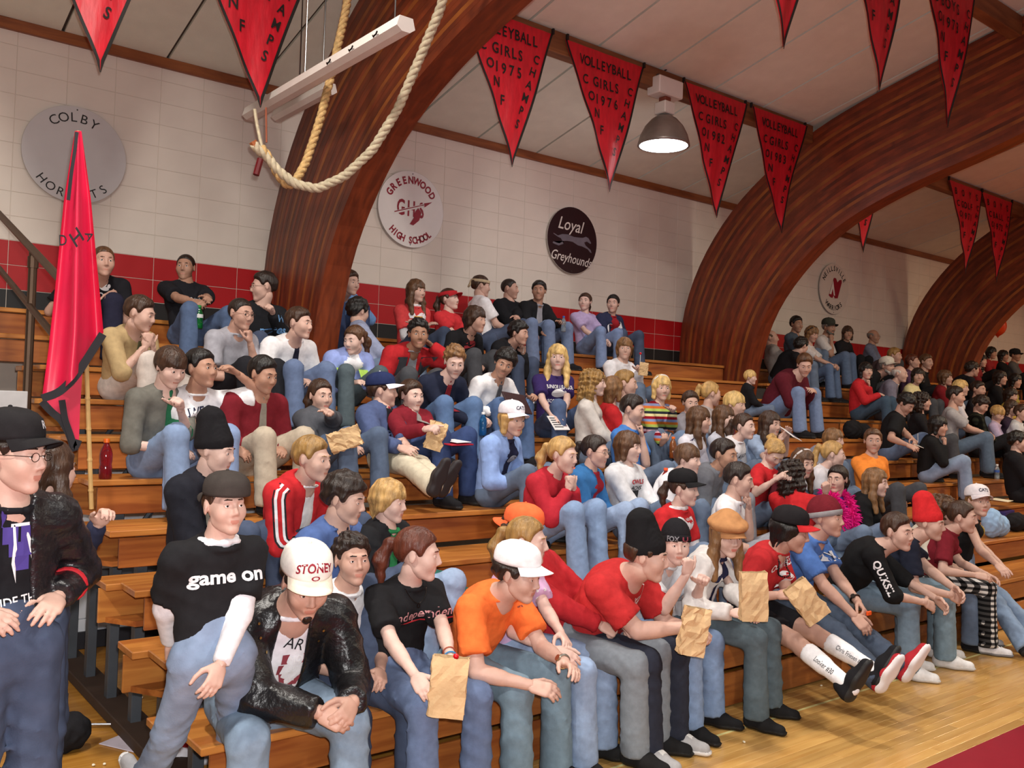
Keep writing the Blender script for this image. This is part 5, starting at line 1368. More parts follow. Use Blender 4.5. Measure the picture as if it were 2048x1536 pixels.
P(100, 'person in black tee bending over a notepad', 1812, 808, 4, hy=58, hp=36, ty=30, hair=('thick', 'bk'), top=('tee', '151518'), pants='5c6e8c', L=(1832, 886, -.3), R=(1815, 890, -.3), fat=.2, skin='b', hpose=('hold', 'relax'))
P(101, 'person with long dark curly hair in black top', 1845, 803, 4, hy=84, hp=4, ty=30, fem=True, hair=('curly', 'dk'), top=('long', '18161a'), pants='dgrey', skin='b', seat_dy=.1)
P(103, 'person in black and yellow checked jacket looking down', 1962, 810, 4, hy=62, hp=28, ty=30, hair=('thick', 'dk'), top=('jacket', banded('check', ('1b1c18', '2a2c22'), .07, 2, .9, (1., '5a5a44'))), pants='black', skin='b')
P(105, 'blond child in pale purple shirt near the right edge', 1995, 828, 4, hy=50, hp=24, ty=20, s=.85, hair=('bowl', 'bl'), top=('tee', 'b9a6c6'), pants='black')
P(106, 'person with dark fringe beside the blond child at the right edge', 2023, 816, 4, hy=50, hp=8, ty=20, fem=True, s=.95, hair=('bob', 'br'), top=('tee', '3a2c40'), pants='black')
P(107, 'person at the extreme right edge in white and green shirt', 2043, 826, 4, hy=60, hp=6, ty=20, fem=True, s=.95, hair=('short', 'br'), top=('tee', 'c9ccd2'), pants='black', seat_dy=-.1)
# sixth row
P(26, 'person in navy shirt and red tie looking down', 909, 724, 5, hy=12, hp=22, ty=5, hair=('spiky', 'lb'), top=('shirt', '1c2238'), pants='55719a', tie='8c1a26', L=(968, 838, -.22), R=(945, 842, -.22), hpose=('hold', 'hold'), skin='e')
P(27, 'person in white dress shirt and grey tie with tilted head over a dark folder', 1009, 727, 5, hy=2, hp=18, hr=-16, ty=8, hair=('thick', 'bk'), top=('shirt', 'eae8ea'), pants='4d668f', tie='57585e', L=(1062, 800, -.22), R=(985, 822, -.2), hpose=('hold', 'relax'), skin='c')
P(28, 'person with long blond hair in purple softball tee', 1115, 716, 5, hy=2, hp=0, ty=-12, fem=True, hair=('longfringe', 'yb'), top=('tee', '34235e'), pants='4a5c80', L=(1128, 830, -.2), R=(1105, 835, -.2), s=1.03, skin='e')
P(98, 'person with short blond hair in white shirt right of the grey tee', 1922, 776, 5, hy=76, hp=2, ty=25, fem=True, hair=('bob', 'yb'), top=('long', 'dcd6dc'), pants='jeans')
P(104, 'young person with dark brown hair right of the short blond hair', 1957, 779, 5, hy=60, hp=6, ty=20, s=.9, hair=('short', 'dk'), top=('tee', '1f1c22'), pants='black', skin='b')
P(110, 'person with dark hair in black and yellow top near the right edge', 2022, 791, 5, hy=60, hp=12, ty=20, fem=True, hair=('bob', 'dk'), top=('tee', 'bda63c'), pants='black')
# seventh row
P(4, 'person in khaki shirt and tie with clasped hands at the mouth', 281, 628, 6, hy=64, hp=14, ty=30, hair=('short', 'br'), top=('shirt', 'b59a6c', 'half'), pants='c9bdb4', tie='5a5a3c', arms='chin', knee=.2, hpose=('fist', 'fist'), shoes=('6a5a48', '3a3028'))
P(5, 'person in light grey tee and glasses with a hand at the mouth', 482, 628, 6, hy=42, hp=8, ty=20, hair=('buzz', 'dk'), top=('tee', 'a4a3ac'), pants='1c1c22', arms=('chin', 'lap'), hpose=('fist', 'relax'), glasses=True, skin='b')
P(9, 'person in white short sleeved dress shirt and dark tie', 599, 647, 6, hy=58, hp=4, ty=12, hair=('short', 'br'), top=('shirt', 'eceaec', 'short'), pants='5f7092', tie='1c1c30', arms='lap', fat=.08)
P(10, 'person with curly brown ponytail in lavender and green jacket looking down left', 709, 680, 6, hy=-38, hp=14, ty=-5, fem=True, hair=('pony', 'mb'), top=('jacket', '8b9cd6'), under='e8e6ea', pants='4d5a60', hood='9ac04a', arms='lap', skin='e', lean=.16)
P(25, 'person with black hair in red and dark grey jacket, hand at the mouth', 837, 669, 6, hy=8, hp=4, ty=5, hair=('spiky', 'bk'), top=('jacket', 'b3121c'), under='9a9ca4', pants='dgrey', L=(862, 690, -.15), hpose=('fist', 'relax'), skin='d')
P(29, 'person with brown fringe in white hoodie holding a red lollipop', 1249, 698, 6, hy=6, hp=0, ty=8, hair=('shaggy', 'lb'), top=('hoodie', 'e4e2e6'), pants='jeans', L=(1278, 742, -.15), hpose=('hold', 'relax'), s=.95)
P(81, 'blond toddler in black sweatshirt on the bleachers', 1501, 755, 6, hy=78, hp=4, ty=45, s=.62, hair=('bowl', 'yb'), top=('long', '17171c'), pants='jeans', skin='e', arms='lap')
P(82, 'person in dark red sweater looking down, hands between knees', 1609, 730, 6, hy=12, hp=24, ty=5, hair=('short', 'mb'), top=('sweater', '5c1222'), pants='7287ad', arms='clasp', fat=.42, s=1.08, knee=.24, skin='a')
P(90, 'person with black hair in bright red sweater, cheek on hand', 1732, 742, 6, hy=28, hp=2, ty=15, fem=True, hair=('bob', 'bk'), top=('sweater', 'bd1420'), pants='3c5064', arms=('chin', 'knee'), hpose=('fist', 'relax'), fat=.15)
P(92, 'person with white hair and pale jacket', 1800, 748, 6, hy=72, hp=4, ty=25, hair=('bald', 'c9c4bc'), top=('jacket', '787486'), under='e0dcdc', pants='dgrey', seat_dy=.1)
P(93, 'smiling person with dark bob in pale yellow top', 1836, 752, 6, hy=12, hp=2, ty=10, fem=True, hair=('bob', 'dk'), top=('tee', 'e0d29a'), pants='dgrey', skin='b')
P(97, 'person with brown bob in dark red sweater', 1891, 756, 6, hy=74, hp=0, ty=25, fem=True, hair=('bob', 'mb'), top=('sweater', '7d0f1b'), pants='jeans', skin='b')
P(108, 'person with brown hair in black jacket near the right edge', 2001, 756, 6, hy=70, hp=4, ty=25, fem=True, hair=('bob', 'dk'), top=('jacket', '131216'), pants='black', skin='b')
P(109, 'person with dark hair in dim yellow top at the right edge', 2031, 762, 6, hy=60, hp=8, ty=25, fem=True, hair=('bob', 'bk'), top=('tee', '9a8c3c'), pants='black', skin='b')
# eighth row
P(3, 'person with glasses in black hooded sweatshirt with pale blue print, looking left', 527, 574, 7, hy=-78, hp=6, ty=0, hair=('short', 'dk'), top=('hoodie', '17171c'), pants='djeans', glasses=True, arms='lap', L=(545, 625, -.18), hpose=('fist', 'relax'), lean=.06)
P(14, 'person with dark hair in pale grey sweatshirt turned away beside the nearest arch', 717, 624, 7, hy=130, hp=6, ty=70, hair=('thick', 'bk'), top=('long', '8f97b4'), pants='jeans')
P(23, 'person with brown hair in black tee with red print', 951, 640, 7, hy=58, hp=4, ty=15, hair=('shaggy', 'br'), top=('tee', '17161a'), pants='dgrey', arms='lap', skin='b')
P(24, 'person with black hair in black sweatshirt sucking a red lollipop', 1038, 667, 7, hy=62, hp=6, ty=20, hair=('thick', 'bk'), top=('hoodie', '19191e'), pants='djeans', L=(1046, 706, -.15), hpose=('hold', 'relax'), s=.93, skin='b')
P(91, 'bearded person in pale cap and black jacket', 1775, 733, 7, hy=48, hp=2, ty=20, hair=('short', 'gy'), hat=('cap', 'c9c2b4', 'c9c2b4'), top=('jacket', '161618'), under='a8a6a4', pants='dgrey', skin='b')
P(95, 'person with reddish hair in purple shirt before the third arch', 1826, 724, 7, hy=76, hp=-4, ty=25, fem=True, hair=('short', 'rd'), top=('tee', '5a3a56'), pants='black', skin='b')
P(96, 'person with brown hair in black top before the third arch', 1853, 724, 7, hy=50, hp=6, ty=20, hair=('short', 'mb'), top=('long', '18161a'), pants='black', skin='b')
P(116, 'person with dark hair in dark top right of the third arch', 1945, 739, 7, hy=120, hp=4, ty=60, hair=('thick', 'dk'), top=('long', '1a181c'), pants='black', skin='b')
# ninth row
P(1, 'person in black PEOPLE tee partly behind the red flag', 207, 523, 8, hy=12, hp=2, ty=-10, hair=('buzz', 'mb'), top=('tee', '17161c'), pants='222238', arms='knee', skin='b', s=1.02)
P(2, 'person with short dark hair in black tee holding a green bottle', 371, 535, 8, hy=-14, hp=0, ty=5, hair=('buzz', 'dk'), top=('tee', '1a1a20'), pants='55698c', L=(418, 598, -.22), R=(395, 606, -.24), hpose=('hold', 'hold'), knee=.22, skin='c')
P(16, 'person with long brown hair in red tee over white sleeves, arms folded', 833, 582, 8, hy=44, hp=4, ty=0, fem=True, hair=('longfringe', 'mb'), top=('tee', 'd23a3c'), under='e8e6ea', pants='djeans', arms='cross')
P(17, 'person with brown ponytail in red tee and red visor', 899, 599, 8, hy=58, hp=-6, ty=20, fem=True, hair=('pony', 'br'), hat=('visor', 'b3131f', 'b3131f'), top=('tee', 'c9242c'), pants='djeans', arms='lap', skin='e')
P(83, 'person with thin brown hair in grey tee right of the second arch', 1542, 676, 8, hy=84, hp=0, ty=45, hair=('bald', 'mb'), top=('tee', '8e8682'), pants='jeans', fat=.15, arms='lap', skin='b')
P(89, 'person with black hair in black top before the bearded person in a white tee', 1603, 692, 8, hy=140, hp=8, ty=60, hair=('thick', 'bk'), top=('long', '141317'), pants='jeans', s=.95)
P(85, 'person with pale hairband in white and pink top looking down', 1624, 668, 8, hy=48, hp=20, ty=15, fem=True, hair=('bob', 'lb'), hat=('hairband', '22242c'), top=('tee', 'd0c8c8'), pants='5a6e90', arms='clasp', skin='b', seat_dy=.1)
P(94, 'person with sandy hair in dark top left of the third arch', 1790, 712, 8, hy=70, hp=4, ty=20, hair=('short', 'sb'), top=('tee', '4a3a3c'), pants='black', skin='b')
P(115, 'person with dark curly hair in dark red top right of the third arch', 1962, 722, 8, hy=60, hp=4, ty=20, fem=True, hair=('curly', 'bk'), top=('tee', '7a1a20'), pants='black', skin='b')
# top row against the wall
P(15, 'person in light blue shirt almost hidden behind the nearest arch', 700, 566, 9, hy=40, ty=10, hair=('short', 'br'), top=('long', '6f9ad0'), pants='35456a', arms='knee', seat_dy=.15)
P(18, 'person in white tee with tan headband, turned away', 962, 573, 9, hy=104, hp=4, ty=75, hair=('short', 'br'), hat=('headband', 'c2ae8c', 'c2ae8c'), top=('tee', 'e4e2e6'), pants='djeans')
P(19, 'person in black hoodie with short dark hair against the wall', 1020, 578, 9, hy=74, hp=2, ty=15, hair=('buzz', 'dk'), top=('hoodie', '131318'), pants='68799a', arms='lap', skin='b', L=(1035, 640, -.25), hpose=('fist', 'relax'))
P(20, 'person in black jacket over a grey tee against the wall', 1078, 582, 9, hy=-6, hp=0, ty=5, hair=('short', 'bk'), top=('jacket', '17171b'), under='9a98a0', pants='68799a', skin='c', R=(1085, 665, -.2), L=(1120, 645, -.25))
P(21, 'person with pulled back brown hair in lavender tee', 1170, 604, 9, hy=-14, hp=-2, ty=0, fem=True, hair=('pony', 'br'), top=('tee', 'b6a2cc'), pants='7286ac', arms='lap', skin='e')
P(22, 'person with dark hair in navy and white jacket', 1226, 608, 9, hy=-10, hp=0, ty=0, fem=True, hair=('bun', 'bk'), top=('jacket', '2a2f4c'), under='a01422', pants='djeans', arms='lap', hood='e6e4e8')
P(84, 'person with dark hair in blue grey shirt below the sign with the red N', 1593, 649, 9, hy=40, hp=4, ty=15, hair=('short', 'bk'), top=('shirt', '4a5868'), pants='jeans', skin='c', s=1.03)
P(86, 'bearded person in dark cap and white tee, hand on chin', 1658, 655, 9, hy=48, hp=6, ty=15, hair=('short', 'gy'), hat=('cap', '3c4038', '3c4038'), top=('tee', 'd2ccca'), pants='5c6f8e', arms=('lap', 'chin'), hpose=('relax', 'fist'), fat=.15, skin='c', s=1.03)
P(87, 'person with brown hair in dark patterned jacket against the wall', 1695, 667, 9, hy=16, hp=4, ty=5, fem=True, hair=('bob', 'br'), top=('jacket', '1d1a1e'), pants='black', skin='c')
P(88, 'balding person in blue grey shirt against the wall', 1747, 673, 9, hy=66, hp=4, ty=20, hair=('bald', 'gy'), top=('shirt', '6a7086'), pants='dgrey', glasses=True, skin='c')
P(111, 'person with brown hair at the foot of the third arch, top row', 1960, 696, 9, hy=40, ty=10, fem=True, hair=('short', 'br'), top=('tee', '3a2c2a'), pants='black', skin='b')
P(112, 'person with black hair in red tee on the top row at far right', 1983, 706, 9, hy=60, hp=6, ty=15, fem=True, hair=('bob', 'bk'), top=('tee', '8e1a1e'), pants='black', skin='c')
P(113, 'person with black hair in black top on the top row at far right', 2007, 712, 9, hy=60, hp=4, ty=15, fem=True, hair=('bob', 'bk'), top=('tee', '141316'), pants='black', skin='c')
P(114, 'person in dark cap and grey top on the top row at far right', 2031, 711, 9, hy=60, hp=4, ty=15, hair=('short', 'bk'), hat=('cap', '1d1d20', '1d1d20'), top=('long', '5c5a5c'), pants='black', skin='c')
# ------------------------------------------------------------------ prints, beards, jewellery (parts of the people)
wp = mat('e8e6e8', .8, kind='print'); kp = mat('17171c', .8, kind='print'); rp5 = mat('b3202a', .8, kind='print')
bluep = mat('6f9fd0', .8, kind='print'); greyp = mat('9a9ca6', .8, kind='print'); navyp = mat('1c2340', .8, kind='print'); purp = mat('4b3c8c', .8, kind='print')
def rect(w, h): return [(-w/2, -h/2), (w/2, -h/2), (w/2, h/2), (-w/2, h/2)]
def oval(w, h, n=16): return [(w/2*math.cos(2*math.pi*i/n), h/2*math.sin(2*math.pi*i/n)) for i in range(n)]
def gridp(w, h, n=6):
    return [(-w/2+w*i/n, -h/2) for i in range(n+1)]+[(w/2-w*i/n, h/2) for i in range(n+1)]
chest_print(60, [('game on', .075, .01, .03, 0, 1.15, .03)], wp)
chest_print(58, [(rect(.15, .06), 1, .02, .13), (rect(.05, .06), 1, -.02, .07), (rect(.05, .06), 1, .04, .07), (rect(.05, .05), 1, .0, .02), (rect(.05, .05), 1, .05, .02), (rect(.05, .05), 1, .02, -.03)], purp, part='under')
chest_print(58, [('RIDE THE LI', .05, .03, -.16, 4, .8, .01), ([(-.004, 0), (.004, 0), (.012, -.08), (-.006, -.13), (.012, -.2), (.004, -.13)], 1, -.01, .10), ([(0, 0), (.006, 0), (.035, -.07), (.03, -.13)], 1, .03, .09), (rect(.14, .014), 1, .03, .17), (rect(.10, .012), 1, .03, .105)], wp, part='under')
chest_print(66, [('AR', .075, .015, .02, -14, 1., .0), ('VI', .075, .025, -.21, 4, 1., .0)], kp, part='under')
chest_print(66, [(rect(.12, .045), 1, .03, -.055), (rect(.14, .045), 1, .03, -.105), ([(-.06, .03), (.06, .03), (.04, -.03), (-.04, -.03)], 1, .03, -.155)], mat('8d3b46', .8, kind='print'), part='under')
chest_print(66, [('MO', .045, .035, -.055, 4, .9, .0), ('LEY', .04, .035, -.105, 4, .9, .0), ('EVI', .04, .03, -.152, 4, .9, .0)], wp, part='under', name='lettering')
chest_print(67, [('independent', .07, .02, .03, 8, .85, .008)], mat('c98f92', .8, kind='print'))
chest_print(67, [(gridp(.26, .008), 1, .03, -.012, 8)], rp5)
chest_print(68, [('ora', .02, .11, .05, 0, 1)], navyp)
chest_print(71, [([(-.05, .06), (-.02, .09), (.0, .075), (.05, .05), (.06, -.04), (-.04, -.05), (-.06, .0), (-.054, .0), (-.036, -.044), (.054, -.034), (.044, .045), (.0, .069), (-.02, .083), (-.044, .057)], 1, .06, .02)], wp)
chest_print(71, [('BIG RED', .024, .06, .0, 0, .9), ('CREW', .026, .06, -.03, 0, .9)], wp, name='lettering')
chest_print(74, [('O-WITHEE', .075, .01, .06, 0, .75, .02), ('3', .17, .02, -.05, 0, .9, .03)], wp)
chest_print(75, [('FOX', .075, .03, .03, 6, 1.1, .03)], wp)
chest_print(75, [('FOX', .062, .03, .032, 6, 1.1, .01)], navyp, name='lettering')
chest_print(77, [([(-.06, .0), (-.02, .03), (.02, .025), (.05, .05), (.045, .01), (.06, -.02), (.02, -.015), (-.02, -.035), (-.05, -.03)], 1.2, .02, .03)], mat('31507c', .8, kind='print'))
chest_print(41, [('NEW', .03, .02, .08, 0, .9, .0), ('HAWKS', .065, .02, .035, 0, .8, .03)], wp)
chest_print(38, [('OWLS', .05, .0, .045, 0, 1.2, .03)], rp5); chest_print(38, [('ACHS', .045, .0, -.005, 0, 1.2, .02), ('BASKETBALL', .035, .0, -.115, 0, .9, .02), ([(-.05, .03), (.05, .03), (.0, -.06)], 1, .0, -.055)], kp, name='lettering')
chest_print(28, [('JUNIOR LEAGUE', .05, .0, .055, 0, .72, .02), (oval(.14, .08), 1, .0, -.005), ('SOFTBALL', .045, .0, -.08, 0, .85, .02), ('2002', .028, .0, -.115, 0, .9, .01)], wp)
chest_print(28, [([(-.05, -.02), (-.02, .02), (.03, .02), (.05, .0), (.02, .005), (.0, -.01), (-.02, -.03)], 1, .01, -.005)], mat('2c1f50', .8, kind='print'), name='emblem')
chest_print(7, [('UWFC', .085, .0, .03, 12, .8, .02), ('2002', .03, .03, -.04, 12, .9)], navyp)
chest_print(45, [('ALVIN', .055, .02, .0, 0, .8, .02)], kp)
chest_print(1, [('PEOPLE', .07, .05, .0, 0, .85, .02), (oval(.07, .035), 1, .05, .06), (oval(.025, .035), 1, .02, .085), (oval(.025, .035), 1, .05, .095), (oval(.025, .035), 1, .08, .085), (rect(.03, .012), 1, .03, -.055), (rect(.03, .012), 1, .07, -.055)], wp)
chest_print(2, [("Let's Drink", .04, .0, .02, 0, .85, .0)], wp)
chest_print(3, [('W', .08, .05, .05, 0, 1.1, .02), ('mes', .09, .04, -.04, 0, 1., .03)], bluep)
chest_print(23, [(gridp(.16, .03), 1, .0, .02, 4), ([(-.08, .0), (-.02, .03), (.0, .06), (.02, .03), (.08, .0), (.0, -.02)], .9, .0, .05)], mat('a03038', .8, kind='print'))
chest_print(23, [(oval(.05, .06), 1, -.01, -.09), (oval(.03, .05), 1, .04, -.10)], greyp, name='emblem')
chest_print(33, [(oval(.09, .055), 1, .01, -.01)], greyp, part='under')
chest_print(22, [(oval(.12, .17), 1, -.085, -.05), (oval(.10, .15), 1, .09, .0)], wp, name='panel')
chest_print(10, [(gridp(.09, .14), 1, -.10, -.08), (gridp(.09, .14), 1, .10, -.08)], cloth('9ac04a'), name='panel')
chest_print(25, [(gridp(.10, .16), 1, -.12, .0), (gridp(.10, .16), 1, .13, .0)], cloth('3a3a40'), name='panel')
chest_print(61, [(gridp(.16, .13), 1, -.02, .0, 10)], cloth('b9b4a4'), name='panel')
chest_print(43, [(gridp(.10, .16), 1, -.12, .06, 10)], cloth('47406c'), name='panel')
chest_print(81, [(oval(.10, .025), 1, .0, .05, 10), (oval(.03, .05), 1, -.05, .03)], wp)
chest_print(69, [(oval(.02, .02, 8), 1, -.05, .03), (oval(.02, .02, 8), 1, -.02, .05), (oval(.02, .02, 8), 1, .02, .045), (oval(.025, .02, 8), 1, .0, .0), (oval(.02, .03, 8), 1, -.04, -.03), (oval(.02, .03, 8), 1, .03, -.03)], wp)
chest_print(99, [(oval(.03, .04), 1, .04, .03), (oval(.03, .04), 1, .05, -.08)], mat('4a2c30', .8, kind='print'))
chest_print(16, [(gridp(.10, .02), 1, .0, .04)], mat('d8a030', .8, kind='print'))
chest_print(36, [(oval(.015, .012, 8), 1, .09, .08)], wp)
# sleeve lettering and stripes
_p = PEOPLE[76]; sv = nrm(CAM-_p['chest']); sv[2] = 0
def sleeve_text(pid, i, txt, size, m_):
    p = PEOPLE[pid]; a_, b_ = (p['shL'], p['shR'])[i], p['el'][i]; bv = BVHTree.FromPolygons([v.co.copy() for v in p['top'].data.vertices], [list(f.vertices) for f in p['top'].data.polygons])
    ax = nrm(b_-a_); c = a_+(b_-a_)*.55; vd = nrm(CAM-c); vd = nrm(vd-ax*(vd@ax)); sd = np.cross(vd, ax)
    V, F = glyphs(txt, .03); out = []
    for x, y, _ in V:
        s_ = c+ax*x*size+sd*y*size+vd*.3-p['base']; h_ = bv.ray_cast(Vector(s_), Vector(-vd)); out.append((np.array(h_[0]) if h_[0] is not None else c+ax*x*size+sd*y*size-p['base']+vd*.07)+vd*.004)
    MB().add(out, F).build('sleeve_lettering', m_, p['g'])
sleeve_text(76, 1, 'QUIKSIL', .075, wp)
def sleeve_stripe(pid, i, offs, wd, m_, t0=0., t1=1.):
    p = PEOPLE[pid]; a_, e_, w_ = (p['shL'], p['shR'])[i], p['el'][i], p['wr'][i]
    bv = BVHTree.FromPolygons([v.co.copy() for v in p['top'].data.vertices], [list(f.vertices) for f in p['top'].data.polygons])
    P_ = resample(np.array([p['neckb']*.35+a_*.65, a_, e_, w_]), 26); T = np.gradient(P_, axis=0); out = []
    n0, n1 = int(t0*25), int(t1*25)
    for k in range(n0, n1+1):
        t = nrm(T[k]); vd = nrm(CAM-P_[k]+A(0, 0, .8)); vd = nrm(vd-t*(vd@t)); sd = np.cross(t, vd)
        for q in (-wd/2, wd/2):
            s_ = P_[k]+sd*(q+offs)+vd*.25-p['base']; h_ = bv.ray_cast(Vector(s_), Vector(-vd)); out.append((np.array(h_[0]) if h_[0] is not None else s_-vd*.19)+vd*.005)
    n_ = n1-n0+1
    MB().add(out, [(2*k, 2*k+1, 2*k+3, 2*k+2) for k in range(n_-1)]).build('sleeve_stripe', m_, p['g'])
sleeve_stripe(62, 1, 0., .075, kp, .1, .95); sleeve_stripe(62, 1, .018, .016, wp, .1, .95); sleeve_stripe(62, 1, -.02, .014, wp, .1, .95)
def beard(pid, c, full=True):
    p = PEOPLE[pid]; f = Field((-.08, -.13, -.15), (.08, .03, .0), .006)
    if full:
        f.cone((-.05, -.03, -.06), (-.02, -.065, -.095), .026, .024, .02).cone((.05, -.03, -.06), (.02, -.065, -.095), .026, .024, .02).ell((0, -.072, -.098), (.03, .024, .024), .02)
        f.cone((-.024, -.088, -.05), (.024, -.088, -.05), .0085, .0085, .01)
    else:
        f.ell((0, -.074, -.100), (.021, .022, .024), .01); f.cone((-.02, -.084, -.052), (.02, -.084, -.052), .006, .006, .01)
    f.ell((0, -.105, -.064), (.024, .03, .010), .004, sub=True); f.func(tuft(.0015, 120.))
    V, Q = f.mesh(); o = obj('beard', mesh_np('beard', V, Q, [hairm(c)]), p['g'])
    o.matrix_basis = Matrix.Translation((p['head']-p['base']).tolist()) @ Matrix((p['hb']@np.diag(p['sc'])).tolist()).to_4x4()
beard(66, '2a1a12', False); beard(86, '5a534c'); beard(91, 'a09a94'); beard(40, '1c1410', False)
def hat_print(pid, txt, size, m_, dz=.085, dx=0., arc=.0, sx=.85, back=False):
    p = PEOPLE[pid]; h = p['hat']; bv = BVHTree.FromPolygons([v.co.copy() for v in h.data.vertices], [list(f.vertices) for f in h.data.polygons])
    V, F = glyphs(txt, .025); out = []
    for x, y, _ in V:
        X = dx+x*size*sx; Z = dz+y*size-arc*(x*size*sx)**2
        a_ = X/.10; d = Vector((math.sin(a_), -math.cos(a_), 0)); s_ = Vector((0, .012, Z))+d*.3; q = bv.ray_cast(s_, -d)
        out.append(np.array((q[0] if q[0] is not None else s_-d*.2)+d*(.009 if pid in (72,) else .002)))
    MB().add(out, F).build('cap_lettering', m_, h)
hat_print(66, 'STONEY', .042, crim, .100, 0., 3.); hat_print(66, 'O', .024, crim, .064, .0, 0, 1.5)
hat_print(72, 'FOX', .042, mat('8a8c92', .7), .045, -.04); hat_print(72, 'U', .036, mat('8c3a4a', .7), .045, .03, 0, 1.6)
hat_print(58, 'R', .035, mat('b8b8bc', .7), .09, .02, 0, 1.1); hat_print(33, 'CATS', .036, navyp, .09, 0, 3.); hat_print(80, 'CATS', .036, navyp, .09, 0, 3.)
hat_print(61, '~', .06, mat('c0202c', .7), .045, .03, 0, 1.2)
# feather boa
p = PEOPLE[56]; rb = random.Random(9); q = MB()
path = resample(np.array([p['waist']+p['tf']*.17-p['ts']*.07-A(0, 0, .02), p['chest']+p['tf']*.17-p['ts']*.09, p['neckb']+p['tf']*.07-p['ts']*.10+A(0, 0, .0), p['neckb']-p['tf']*.08+A(0, 0, .02), p['neckb']+p['tf']*.07+p['ts']*.10, p['chest']+p['tf']*.17+p['ts']*.09, p['waist']+p['tf']*.19+p['ts']*.06]), 60)
q.tube(path-p['base'], .03, 8)
for i in range(2600):
    c = path[rb.randrange(60)]; d = nrm(A(rb.gauss(0, 1), rb.gauss(0, 1), rb.gauss(0, 1))); n_ = nrm(np.cross(d, A(rb.gauss(0, 1), rb.gauss(0, 1), rb.gauss(0, 1)))); L_ = .055+.035*rb.random()
    a0 = c+d*.02-p['base']; dr = A(0, 0, -.018); q.add([a0-n_*.004, a0+n_*.004, a0+d*L_*.6+n_*.006+dr*.3, a0+d*L_+dr, a0+d*L_*.6-n_*.006+dr*.3], [(0, 1, 2, 3, 4)])
tag(q.build('feather_boa', mat('e8148c', .8, var=.2, kind='feather'), p['g']), 'bright pink feather boa')
# necklaces, beads, watches, bracelets
def necklace(pid, m_, r_=.0022, drop=.05, rad=.012, beads=0, name='necklace', br=.006, pend=False, part='top'):
    p = PEOPLE[pid]; P_ = []
    bv = BVHTree.FromPolygons([v.co.copy() for v in p[part].data.vertices], [list(f.vertices) for f in p[part].data.polygons])
    n_ = 40
    for k in range(n_+1):
        a_ = 2*math.pi*k/n_; c_ = math.cos(a_); f_ = max(0, c_)
        pt_ = p['neckb']+p['up']*(.03-drop*f_)+(p['tf']*c_+p['ts']*math.sin(a_)*(1-.25*f_))*(p['nr']+rad)
        s_ = pt_+p['tf']*.3-p['base']; h_ = bv.ray_cast(Vector(s_), Vector(-p['tf']))
        if c_ > .2 and h_[0] is not None and (np.array(h_[0])-(pt_-p['base']))@p['tf'] > -.01: pt_ = np.array(h_[0])+p['base']+p['tf']*(br if beads else .006)
        P_.append(pt_-p['base'])
    q = MB(); P_ = np.array(P_)
    if beads:
        Q_ = resample(P_, beads)
        for c in Q_: q.lathe([(br*.5, -br*.86), (br, 0), (br*.5, br*.86)], 6, axis=c)
    else: q.tube(P_, r_, 5)
    if pend:
        c = P_[0]; q.tube([c+A(.008*math.cos(t), -.004, -.012+.01*math.sin(t)) for t in np.linspace(0, 2*math.pi, 11)], .002, 5)
    q.build(name, m_, p['g'])
necklace(67, metal('3a3430'), .0018, .11, .02, pend=True); necklace(58, metal('c9c4bc'), .004, .02, .01, part='under'); necklace(68, mat('7a5a3a'), .003, .02); necklace(62, metal('c8c8c8'), .0025, .03, part='under')
necklace(80, mat('c9a93c', .3, .5), 0, .26, .03, 60, 'bead_string', .008); necklace(74, mat('17161a', .3), 0, .24, .03, 56, 'bead_string', .007)
def bracelet(pid, i, m_, name='bracelet', r_=.032, t=.006, k=.10, face=None):
    p = PEOPLE[pid]; d = nrm(p['wr'][i]-p['el'][i]); c = p['wr'][i]-d*k*.2; a1 = nrm(np.cross(d, A(0, 0, 1))); a2 = np.cross(d, a1); q = MB()
    q.tube([c+(a1*math.cos(x)+a2*math.sin(x))*r_*p['s']-p['base'] for x in np.linspace(0, 2*math.pi, 19)], t, 6, cap=False)
    if face: v = nrm(CAM-c); v = nrm(v-d*(v@d)); q.tube([c+v*(r_*p['s'])-p['base'], c+v*(r_*p['s']+.008)-p['base']], .017, 14)
    q.build(name, m_, p['g'])
bracelet(68, 0, metal('c4bfb4'), 'wristwatch', .031, .006, .1, True); bracelet(67, 0, mat('3c7fb0'), 'bracelet', .027, .004); bracelet(67, 0, mat('a04a30'), 'bracelet', .027, .003, .3); bracelet(75, 0, metal('4a4440'), 'wristwatch', .031, .007, .2, True); bracelet(73, 0, metal('a8a49c'), 'bracelet', .027, .004)
for k_ in (.6, 1.1): bracelet(58, 0, mat('c4202c', .7), 'cuff_band', .058, .010, k_)
